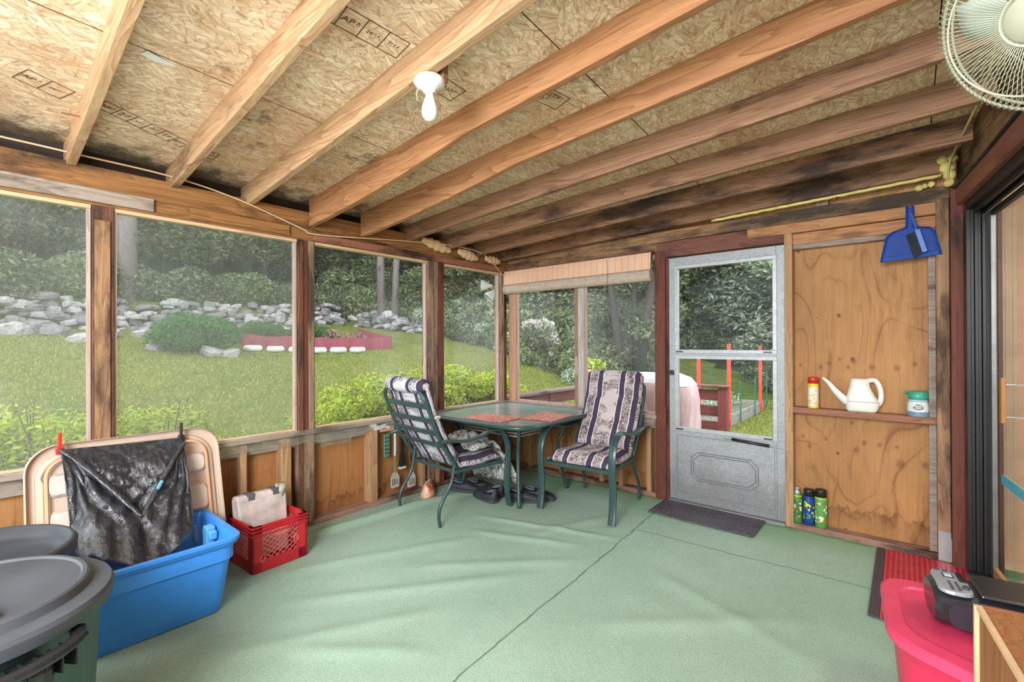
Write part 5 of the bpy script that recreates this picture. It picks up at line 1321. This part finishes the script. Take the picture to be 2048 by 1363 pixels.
# hanging basket
hb_ = thing('hanging_basket', 'hanging flower basket with white and lilac blooms outside the corner window', 'hanging basket', (-.18, .80, 1.34))
M().lathe([(.06, -.12), (.13, -.05), (.16, .06), (.165, .07), (.001, .06)], 20).build('basket', plain('basket_brown', (82, 66, 50), .8), hb_, smooth=True)
mm = M(); leaves(mm, blobs_fn([(0, 0, .08, .24, .75), (.12, 0, 0, .15, 1.1), (-.12, .03, .06, .14, .9), (.05, .05, -.1, .12, 1.2)], rnd, .7), 2400, .035, rnd); mm.build('foliage', FOL_MID, hb_)
mm = M(); leaves(mm, blobs_fn([(-.1, 0, .20, .14, .7), (.1, 0, .2, .13, .7), (.2, 0, .06, .10, .9), (0, -.08, .22, .10, .6), (.2, -.02, -.08, .06, 1.6)], rnd, .4), 650, .024, rnd); mm.build('blooms', FLOWER, hb_)
M().tube([(0, 0, .1), (0, 0, 1.02)], .004, 5).tube([(.14, 0, .07), (0, 0, .5)], .0025, 4).tube([(-.14, 0, .07), (0, 0, .5)], .0025, 4).build('hanger', BLACK_P, hb_)
# floodlight
fd = thing('floodlight', 'white twin-head floodlight on the outside of the corner post', 'floodlight', (-.22, .04, 1.95))
M().lathe([(.03, 0), (.045, .01), (.045, .03), (.001, .035)], 16).xf(Matrix.Rotation(radians(90), 4, 'Y')).shift((.09, 0, .03)).build('mount', WHITE_P, fd)
M().box(.12, -.02, -.02, .14, .09, .08).build('mount_plate', WHITE_P, fd)
for (d, c) in ((Vector((-.75, -.65, .05)), (-.02, -.02, .03)), (Vector((-.35, -.6, -.7)), (.03, -.02, -.02))):
    qq = Vector((0, 0, 1)).rotation_difference(d.normalized()).to_matrix().to_4x4()
    l_ = M().lathe([(.018, 0), (.022, .03), (.034, .05), (.058, .10), (.062, .13)], 20, cap1=False).xf(qq).shift(c).build('lamp_head', WHITE_P, fd, smooth=True)
    M().lathe([(.001, .118), (.057, .118), (.06, .125), (.001, .128)], 20).xf(qq).shift(c).build('lens', plain('lens_grey', (120, 124, 128), .2), l_)

# ------------------------------------------------------------------ garden beds seen through the door
GBOARD = wood('bed_board', (176, 166, 160), (130, 118, 112), 'y', dirt=.4)
gb = thing('raised_garden_bed', 'long raised garden bed of grey boards on the grass', 'garden bed', (0, 0, 0))
bz = -.48
M().box(.42, 6.15, bz - .1, .46, 9.9, bz + .24).build('side_board', GBOARD, gb); M().box(-1.6, 6.15, bz - .1, .46, 6.19, bz + .24).build('end_board', GBOARD, gb); M().box(-1.6, 9.86, bz - .1, .46, 9.9, bz + .24).build('end_board', GBOARD, gb); M().box(-1.6, 6.15, bz - .1, -1.56, 9.9, bz + .24).build('side_board', GBOARD, gb)
M().box(-1.56, 6.19, bz, .42, 9.86, bz + .16).build('soil', plain('soil', (120, 116, 100), .9, scale=20), gb)
mm = M(); leaves(mm, blobs_fn([(-.2 - .6 * (k % 3), 6.6 + .5 * (k // 3), bz + .32, .3, .7) for k in range(18)], rnd, .8), 2600, .05, rnd); tag(mm.build('vegetable_plants', FOL_PALE), 'low leafy vegetables growing in the raised bed', 'plants', kind='stuff')
ORG = plain('stake_red', (222, 74, 50), .6)
for (x, y, h, lab) in ((-.15, 6.6, 1.62, 'orange-red garden stake, leftmost, behind the deck railing'), (.49, 6.55, 1.78, 'orange-red garden stake, middle and nearest, at the bed corner'), (.47, 9.4, 1.66, 'orange-red garden stake, farthest right at the end of the bed')):
    tag(M().box(x - .035, y - .02, T(x, y) - .1, x + .035, y + .02, T(x, y) + h).build('garden_stake', ORG), lab, 'stake', 'red garden stakes')
gf = thing('wire_fence', 'green wire garden fence with thin posts around the raised bed', 'fence', (0, 0, 0)); wm = M()
FP = [(.50, 6.12), (.50, 7.4), (.50, 8.7), (.50, 9.95), (-.9, 9.95), (-2.2, 9.95)]
GW = plain('fence_green', (50, 110, 84), .5)
for (x, y) in FP + [(-2.2, 6.0), (-.9, 6.0)]: M().box(x - .012, y - .012, T(x, y) - .05, x + .012, y + .012, T(x, y) + .95).build('post', GW, gf)
for (a, b) in list(zip(FP[:-1], FP[1:])) + [((-2.2, 6.0), (-.9, 6.0)), ((-.9, 6.0), (.5, 6.12)), ((-2.2, 9.95), (-2.2, 6.0))]:
    za, zb = T(*a), T(*b)
    for k in range(8): z = .1 + k * .11; wm.bar((a[0], a[1], za + z), (b[0], b[1], zb + z), .003, .003)
    n = int(math.dist(a, b) / .12)
    for k in range(n): t = k / n; x = a[0] + (b[0] - a[0]) * t; y = a[1] + (b[1] - a[1]) * t; z = za + (zb - za) * t; wm.bar((x, y, z + .05), (x, y, z + .9), .0025, .0025)
wm.build('wire_mesh', GW, gf)

GRM = leafmat('grass_blades', [(122, 144, 58), (166, 172, 92), (196, 188, 122), (96, 118, 50)])
gm_ = M(); rg = random.Random(5)
def blades(n, xr, yr, sz):
    for _ in range(n):
        x = rg.uniform(*xr); y = rg.uniform(*yr); z = T(x, y) - .01; a = rg.uniform(0, 2 * pi); h_ = sz * rg.uniform(.5, 1.2); wd = sz * .16
        lx, ly = rg.gauss(0, .5) * h_, rg.gauss(0, .5) * h_
        gm_.add([(x - wd * cos(a), y - wd * sin(a), z), (x + wd * cos(a), y + wd * sin(a), z), (x + lx, y + ly, z + h_)], [(0, 1, 2)])
blades(42000, (-13.5, -1.5), (-4.8, 6.5), .065); blades(16000, (-9, -1), (1, 9), .06); blades(20000, (.3, 3.2), (2.8, 12), .06)
tag(gm_.build('grass_blades', GRM), 'short grass growing over the sloping lawn', 'grass', kind='stuff')

# ------------------------------------------------------------------ hedge outside the left windows
def make_shrub(name, seed, w_=.52, h_=1.56, nl=5200):
    rr = random.Random(seed); t = thing(name, '', 'shrub')
    bl_ = [(rr.uniform(-w_ * .6, w_ * .6), rr.uniform(-w_ * .6, w_ * .6), h_ - .26 + rr.uniform(-.22, .04), rr.uniform(.18, .30), .65) for _ in range(12)]
    a = M(); leaves(a, blobs_fn(bl_, rr, .5), nl, .026, rr, .3); a.build('new_leaves', FOL_YEL, t)
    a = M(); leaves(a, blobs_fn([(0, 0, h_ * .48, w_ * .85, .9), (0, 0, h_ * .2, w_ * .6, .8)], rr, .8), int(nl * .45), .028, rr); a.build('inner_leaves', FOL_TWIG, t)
    tw = M()
    for k in range(26):
        an = rr.uniform(0, 2 * pi); r = rr.uniform(.2, .9) * w_; p = Vector((cos(an) * .06, sin(an) * .06, 0)); q_ = Vector((cos(an) * r, sin(an) * r, rr.uniform(.6, .98) * h_)); mid_ = (p + q_) / 2 + Vector((rr.uniform(-.1, .1), rr.uniform(-.1, .1), .02))
        tw.tube([p, mid_, q_], [.012, .007, .003], 5)
        for s2 in range(3): q2 = mid_.lerp(q_, rr.random()) ; tw.tube([q2, q2 + Vector((rr.uniform(-.2, .2), rr.uniform(-.2, .2), rr.uniform(.02, .22)))], .0025, 4)
    tw.build('twigs', plain('twig_grey', (112, 100, 88), .8), t)
    return t
sa = make_shrub('hedge_shrub', 1); sb_ = make_shrub('hedge_shrub', 2); sp_ = make_shrub('hedge_shrub', 3, nl=2300); used_sp = []
spots = [(-1.08, -4.55), (-1.15, -3.95), (-1.1, -3.40), (-1.15, -3.0), (-1.2, -1.2), (-1.28, -.8), (-1.25, -.25), (-1.3, .3), (-1.3, .85), (-1.4, 1.35)]
labs = ['yellow-green hedge shrub partly outside the left photo edge', 'yellow-green hedge shrub outside the leftmost window', 'yellow-green hedge shrub behind the first window post', 'sparse yellow-green hedge shrub in the second window, ending the left hedge row',
        'yellow-green hedge shrub at the left side of the third window', 'yellow-green hedge shrub in the middle of the third window', 'yellow-green hedge shrub behind the post between third and fourth window', 'yellow-green hedge shrub in the fourth window above the table', 'yellow-green hedge shrub behind the corner post', 'last yellow-green hedge shrub at the end wall window']
for i, ((x, y), lb) in enumerate(zip(spots, labs)):
    src = sp_ if i < 4 else (sa, sb_)[i % 2]
    o = src if i in (0, 4, 5) else copy_tree(src)
    o.location = (x, y, T(x, y) - .03); o.rotation_euler = (0, 0, i * 1.3); sc_ = (.98, 1.0, .97, .93, .92, 1.06, 1.02, 1.08, 1.0, .88)[i]; o.scale = (1, 1, sc_)
    tag(o, lb, 'shrub', 'yellow-green hedge along the porch')

# ------------------------------------------------------------------ stones
def stone_mesh(seed):
    rr = random.Random(seed); mm = M(); n, m2 = 9, 6
    mm.sphere((0, 0, 0), 1, n, m2); off = Vector((seed * 3.1, 0, 0)); out = []
    for p in mm.v:
        p = Vector(p); d = 1 + .45 * noise.noise(p * 1.1 + off) + .15 * noise.noise(p * 3 + off); p = p * d
        out.append((max(-.85, min(.85, p.x)), max(-.85, min(.85, p.y)), max(-.7, min(.7, p.z))))
    mm.v = out; return mm
protos = [stone_mesh(k).build('field_stone', ROCK if k % 3 else ROCKD) for k in range(7)]
used = set()
def stone(x, y, z, s_, grp, lab, rr):
    k = rr.randrange(7); p = protos[k]
    if k not in used: used.add(k); o = p
    else: o = p.copy(); COL.objects.link(o)
    o.location = (x, y, z); o.rotation_euler = (rr.uniform(-.3, .3), rr.uniform(-.3, .3), rr.uniform(0, 6.28)); o.scale = (s_ * rr.uniform(.9, 1.5), s_ * rr.uniform(.8, 1.2), s_ * rr.uniform(.5, .85))
    tag(o, lab, 'stone', grp)
rr = random.Random(11)
G1 = 'fieldstones of the long dry-stone wall'; L1 = 'grey fieldstone in the long dry-stone wall beyond the lawn'
for row in range(6):
    for k in range(44):
        y = -6.6 + 13.2 * k / 43 + rr.uniform(-.12, .12); x = -14.75 - .13 * row - .06 * max(0, y) + rr.uniform(-.15, .15)
        if rr.random() < .06: continue
        stone(x, y, T(-14.4 - .06 * max(0, y), y) + .06 + row * .175 + rr.uniform(-.05, .05), rr.uniform(.13, .24), G1, L1, rr)
G2 = 'boulders at the foot of the stone wall'; L2 = 'pale grey boulder lying at the left foot of the stone wall'
for (x, y, s_) in ((-13.6, -3.1, .36), (-13.5, -2.3, .30), (-13.2, -1.3, .30), (-12.4, -2.0, .24), (-13.7, -3.7, .30), (-14.0, -2.7, .38), (-13.0, -.3, .24), (-12.9, .2, .22), (-13.3, -.6, .24)): stone(x, y, T(x, y) + s_ * .22, s_, G2, L2, rr)
G3 = 'stones of the loose rock pile under the two pale trunks'; L3 = 'grey stone in the loose rock pile under the two pale trunks'
for k in range(96):
    t = rr.random(); x = -14.6 + 2.6 * t; y = 6.9 + 1.9 * t; hh = .75 * (1 - abs(2 * t - .75) ** 1.5 * .7)
    z = T(x, y) + rr.random() * max(.1, hh); stone(x + rr.uniform(-.25, .25), y + rr.uniform(-.25, .25), z, rr.uniform(.13, .22), G3, L3, rr)
G4 = 'flat stones edging the bush bed'; L4 = 'pale flat stone at the foot of the round bush on the lawn'
for (x, y, s_) in ((-10.35, .35, .3), (-11.1, -.75, .2), (-10.2, .65, .22)): stone(x, y, T(x, y) + .05, s_, G4, L4, rr)

# ------------------------------------------------------------------ red edged bed with white sacks
re_ = thing('edged_flower_bed', 'flower bed fenced with dark red plastic edging on the lawn', 'flower bed', (0, 0, 0))
EDG = plain('edging_maroon', (138, 56, 70), .55, var=.2)
ea, eb_ = Vector((-11.3, 1.3)), Vector((-9.75, 5.35)); n = 14; mm = M(); rings = []
for k in range(n + 1):
    p = ea.lerp(eb_, k / n); x = p.x + .06 * (k % 2); z = T(x, p.y)
    rings.append([(x, p.y, z - .05), (x + .02, p.y, z - .05), (x + .02, p.y, z + .40 + .03 * sin(k * 2.1)), (x, p.y, z + .40 + .03 * sin(k * 2.1))])
mm.loft(rings).build('edging', EDG, re_)
mm = M(); rings = []
for k in range(6):
    p = eb_.lerp(Vector((-11.6, 5.2)), k / 5); z = T(p.x, p.y); rings.append([(p.x, p.y, z - .05), (p.x, p.y + .02, z - .05), (p.x, p.y + .02, z + .42), (p.x, p.y, z + .42)])
mm.loft(rings).build('edging', EDG, re_)
mm = M(); leaves(mm, blobs_fn([(-10.7, 4.6, T(-10.7, 4.6) + .28, .35, .6), (-11.2, 4.0, T(-11.2, 4.0) + .3, .35, .6)], rnd, .8), 700, .07, rnd); mm.build('pink_plants', leafmat('pink_plants', [(150, 90, 90), (190, 150, 150), (110, 110, 80)]), re_)
SACK = plain('sack_white', (226, 224, 220), .5); first = None
for k in range(6):
    t = k / 6 * .80; p = ea.lerp(eb_, t + .04); x = p.x + .35; y = p.y; z = T(x, y)
    if first is None:
        mm = M(); rings = [[(a * sc2, b * sc2, zz) for a, b, _ in rrect(0, 0, .36, .46, .12, 0, 5)] for zz, sc2 in ((0, .85), (.05, 1), (.12, 1), (.17, .8))]
        first = mm.loft(rings).build('garden_sack', SACK, smooth=True); o = first
    else: o = first.copy(); COL.objects.link(o)
    o.location = (x, y, z - .01); o.rotation_euler = (0, 0, rr.uniform(-.3, .3) + .3)
    tag(o, 'white plastic sack lying in front of the dark red bed edging', 'sack', 'white sacks along the red edging')

# ------------------------------------------------------------------ bushes and trees
def make_bush(seed, mat, n=9000, size=.05):
    rr = random.Random(seed); bl_ = [(rr.uniform(-.5, .5), rr.uniform(-.5, .5), rr.uniform(.25, .6), rr.uniform(.35, .55), .85) for _ in range(9)]
    a = M(); leaves(a, blobs_fn(bl_, rr, .35), n, size, rr); return a.build('round_bush', mat)
b1 = make_bush(4, FOL_BUSH); b1.location = (-10.95, .12, T(-10.95, .12) - .05); b1.scale = (1.15, 1.15, 1.1); tag(b1, 'big round green bush on the lawn before the stone wall', 'bush')
b2 = b1.copy(); COL.objects.link(b2); b2.location = (-11.9, 2.1, T(-11.9, 2.1)); b2.scale = (.7, .8, .75); tag(b2, 'smaller green bush behind the left end of the red edging', 'bush')
b3 = b1.copy(); COL.objects.link(b3); b3.location = (-11.6, 3.5, T(-11.6, 3.5)); b3.scale = (.65, .8, .7); tag(b3, 'smaller green bush beside the third window post, behind the red edging', 'bush')

def make_tree(seed, mat, h=11.0, r=2.6, n=13000, size=.125, low=1.4, nb=18):
    rr = random.Random(seed); t = thing('woodland_tree', '', 'tree')
    bl_ = []
    for k in range(nb):
        z = low + (h - low) * rr.random() ** (.9 if nb < 20 else 1.3); rad = r * (.75 + .25 * sin(pi * (z - low) / (h - low)))
        an = rr.uniform(0, 6.28); q_ = rr.uniform(.2, .9) * rad * .8; bl_.append((cos(an) * q_, sin(an) * q_, z, rr.uniform(.8, 1.35), .62))
    a = M(); leaves(a, blobs_fn(bl_, rr, .5), n, size, rr, .35); a.build('crown', mat, t)
    tk = M(); tk.tube([(0, 0, -.3), (.1, 0, h * .3), (-.05, .1, h * .6), (0, 0, h * .9)], [.2, .16, .11, .05], 8)
    for b in bl_[:9]: tk.tube([(0, 0, b[2] * .7), (b[0] * .5, b[1] * .5, b[2] * .85), (b[0], b[1], b[2])], [.06, .04, .02], 5)
    tk.build('trunk', BARKD, t, smooth=True); return t
TP = [make_tree(21, FOL_DARK), make_tree(22, FOL_MID), make_tree(23, FOL_DARK), make_tree(24, FOL_PALE, n=22000, low=.8, nb=34, h=10)]
usedt = set()
def tree(x, y, k, s_, lab, grp, zs=1.0, dz=0.0):
    p = TP[k]
    if k not in usedt: usedt.add(k); o = p
    else: o = copy_tree(p)
    o.location = (x, y, T(x, y) - .1 + dz); o.rotation_euler = (0, 0, rr.uniform(0, 6.28)); o.scale = (s_, s_, s_ * zs); tag(o, lab, 'tree', grp)
GA = 'trees of the wood beyond the stone wall'; LA = 'dark leafy tree in the wood beyond the stone wall'
for k in range(15):
    y = -9.5 + 1.35 * k + rr.uniform(-.4, .4); tree(-18.6 - rr.uniform(0, 1.2) - .12 * max(0, y), y, (0, 2, 0, 1)[k % 4], rr.uniform(.85, 1.1), LA, GA)
for k in range(12):
    y = -10 + 1.9 * k + rr.uniform(-.5, .5); tree(-23.0 - rr.uniform(0, 1.5), y, (2, 1, 0)[k % 3], rr.uniform(1.1, 1.4), LA, GA)
GB = 'trees of the wood on the bank at the far right'; LB = 'leafy tree on the wooded bank seen through the corner windows'
for (x, y, k, s_) in ((-13.4, 10.6, 1, .8), (-11.8, 11.4, 1, .85), (-10.2, 12.0, 0, .9), (-8.7, 12.4, 1, .85), (-7.4, 12.0, 2, .85), (-6.3, 13.0, 1, .9), (-5.2, 14.0, 0, .95), (-15.5, 13, 1, 1.1), (-12.5, 15, 0, 1.2), (-9.5, 16, 1, 1.2), (-7, 16.5, 2, 1.2), (-4.2, 16.5, 1, 1.0), (-17, 9.8, 1, .9), (-17.5, 12.5, 1, 1.1), (-15.8, 11.2, 1, .9)): tree(x, y, k, s_, LB, GB)
GC = 'trees seen through the storm door'; LC = 'pale leafy tree beyond the garden seen through the storm door glass'
for (x, y, k, s_) in ((-3.4, 18.5, 2, 1.1), (-2.0, 19.0, 3, 1.15), (-.5, 19.0, 3, 1.1), (.8, 16.5, 3, 1.0), (-1.2, 22, 0, 1.4), (1.6, 14.5, 2, .9), (2.6, 16.5, 0, 1.1), (-3.0, 18.4, 3, 1.0), (-1.5, 18.1, 3, 1.0), (.1, 18.2, 3, 1.0), (-4.6, 18.6, 3, 1.0), (-3.5, 22.5, 0, 1.4), (1.2, 21, 0, 1.4), (3.8, 15, 0, 1.0), (-6.0, 20, 0, 1.4), (-9, 20.5, 0, 1.4), (-12.5, 19.5, 2, 1.4), (-16, 17, 0, 1.4)): tree(x, y, k, s_, LC if x > -4 else LB, GC if x > -4 else GB)
for (x, y, k) in ((-17.6, 8.2, 1), (-18.2, 9.6, 0), (-17.4, 10.9, 1)): tree(x, y, k, .85, LA, GA)
tree(-2.7, 8.9, 0, .62, 'small dark tree over the forked stems in the right corner window', GB)
# underbrush
UB = [make_bush(31, FOL_DARK, 8500, .06), make_bush(32, FOL_MID, 8500, .06), make_bush(33, FOL_PALE, 7500, .055)]
for u_ in UB: u_.name = 'underbrush'
usedb = set()
def brush(x, y, k, s_, lab, grp, zs=1):
    p = UB[k]
    if k not in usedb: usedb.add(k); o = p
    else: o = p.copy(); COL.objects.link(o)
    o.location = (x, y, T(x, y) - .15 * s_); o.rotation_euler = (0, 0, rr.uniform(0, 6.28)); o.scale = (s_, s_, s_ * zs); tag(o, lab, 'bush', grp)
for k in range(19):
    y = -8.5 + .85 * k; brush(-16.6 - .05 * max(0, y) + rr.uniform(-.3, .3), y, (0, 0, 1)[k % 3], rr.uniform(1.1, 1.6), 'dark green underbrush growing above the stone wall', 'underbrush above the stone wall')
for k in range(22):
    t = k / 21; x = -13.6 + 10.2 * t; y = 9.7 - 2.0 * t * t + .2 * t; brush(x + rr.uniform(-.2, .2), y + rr.uniform(-.2, .3), (1, 2, 0, 1)[k % 4], rr.uniform(.8, 1.3), 'leafy underbrush at the edge of the lawn below the bank', 'underbrush along the lawn edge')
for (x, y, k) in ((-16.2, 8.6, 1), (-16.6, 9.5, 0), (-16.1, 10.3, 1), (-17.0, 7.6, 0), (-15.6, 9.9, 1), (-17.2, 10.4, 1)): brush(x, y, k, 1.5, 'green underbrush behind the two pale trunks', 'underbrush behind the pale trunks', 1.3)
for k in range(14):
    t = k / 13; brush(-12.5 + 8.5 * t, 11.3 - 1.2 * t, (0, 1)[k % 2], rr.uniform(1.5, 2.1), 'tall dark underbrush under the trees of the bank', 'tall underbrush on the bank')
for (x, y, k, s_) in ((.95, 11.8, 0, 1.3), (1.9, 12.0, 0, 1.5), (1.3, 12.6, 1, 1.7), (2.8, 12.4, 0, 1.7), (.6, 13.4, 0, 1.6), (3.8, 12.6, 1, 1.7), (1.9, 13.5, 0, 2.0)): brush(x, y, k, s_, 'dark hedge bush at the right of the garden seen through the storm door', 'dark hedge right of the garden', 1.35)
for k in range(9): brush(-5.5 + .85 * k, 17.2, (0, 1, 2)[k % 3], rr.uniform(1.2, 1.7), 'low bush behind the far lawn seen through the storm door', 'bushes behind the far lawn')
def trunk(x, y, h, r, mat, lab, lean=(0, 0)):
    z = T(x, y) - .2; tag(M().tube([(x, y, z), (x + lean[0] * .5, y + lean[1] * .5, z + h * .5), (x + lean[0], y + lean[1], z + h)], [r * 1.25, r, r * .8], 12).build('tree_trunk', mat, smooth=True), lab, 'tree trunk')
trunk(-14.9, 8.45, 7, .16, BARK, 'pale straight tree trunk above the rock pile, left of the pair', (.0, -.15))
trunk(-14.55, 8.85, 7, .14, BARK, 'pale tree trunk above the rock pile, right of the pair', (.1, .3))
trunk(-15.9, -.55, 6, .30, BARK, 'thick pinkish tree trunk beside the first window post', (0, .1))
trunk(-2.78, 8.3, 5, .11, BARKD, 'dark forked tree stem in the right corner window, left of the fork', (-.8, .3))
trunk(-2.52, 8.42, 5, .13, BARKD, 'dark forked tree stem in the right corner window, right of the fork', (.7, .2))
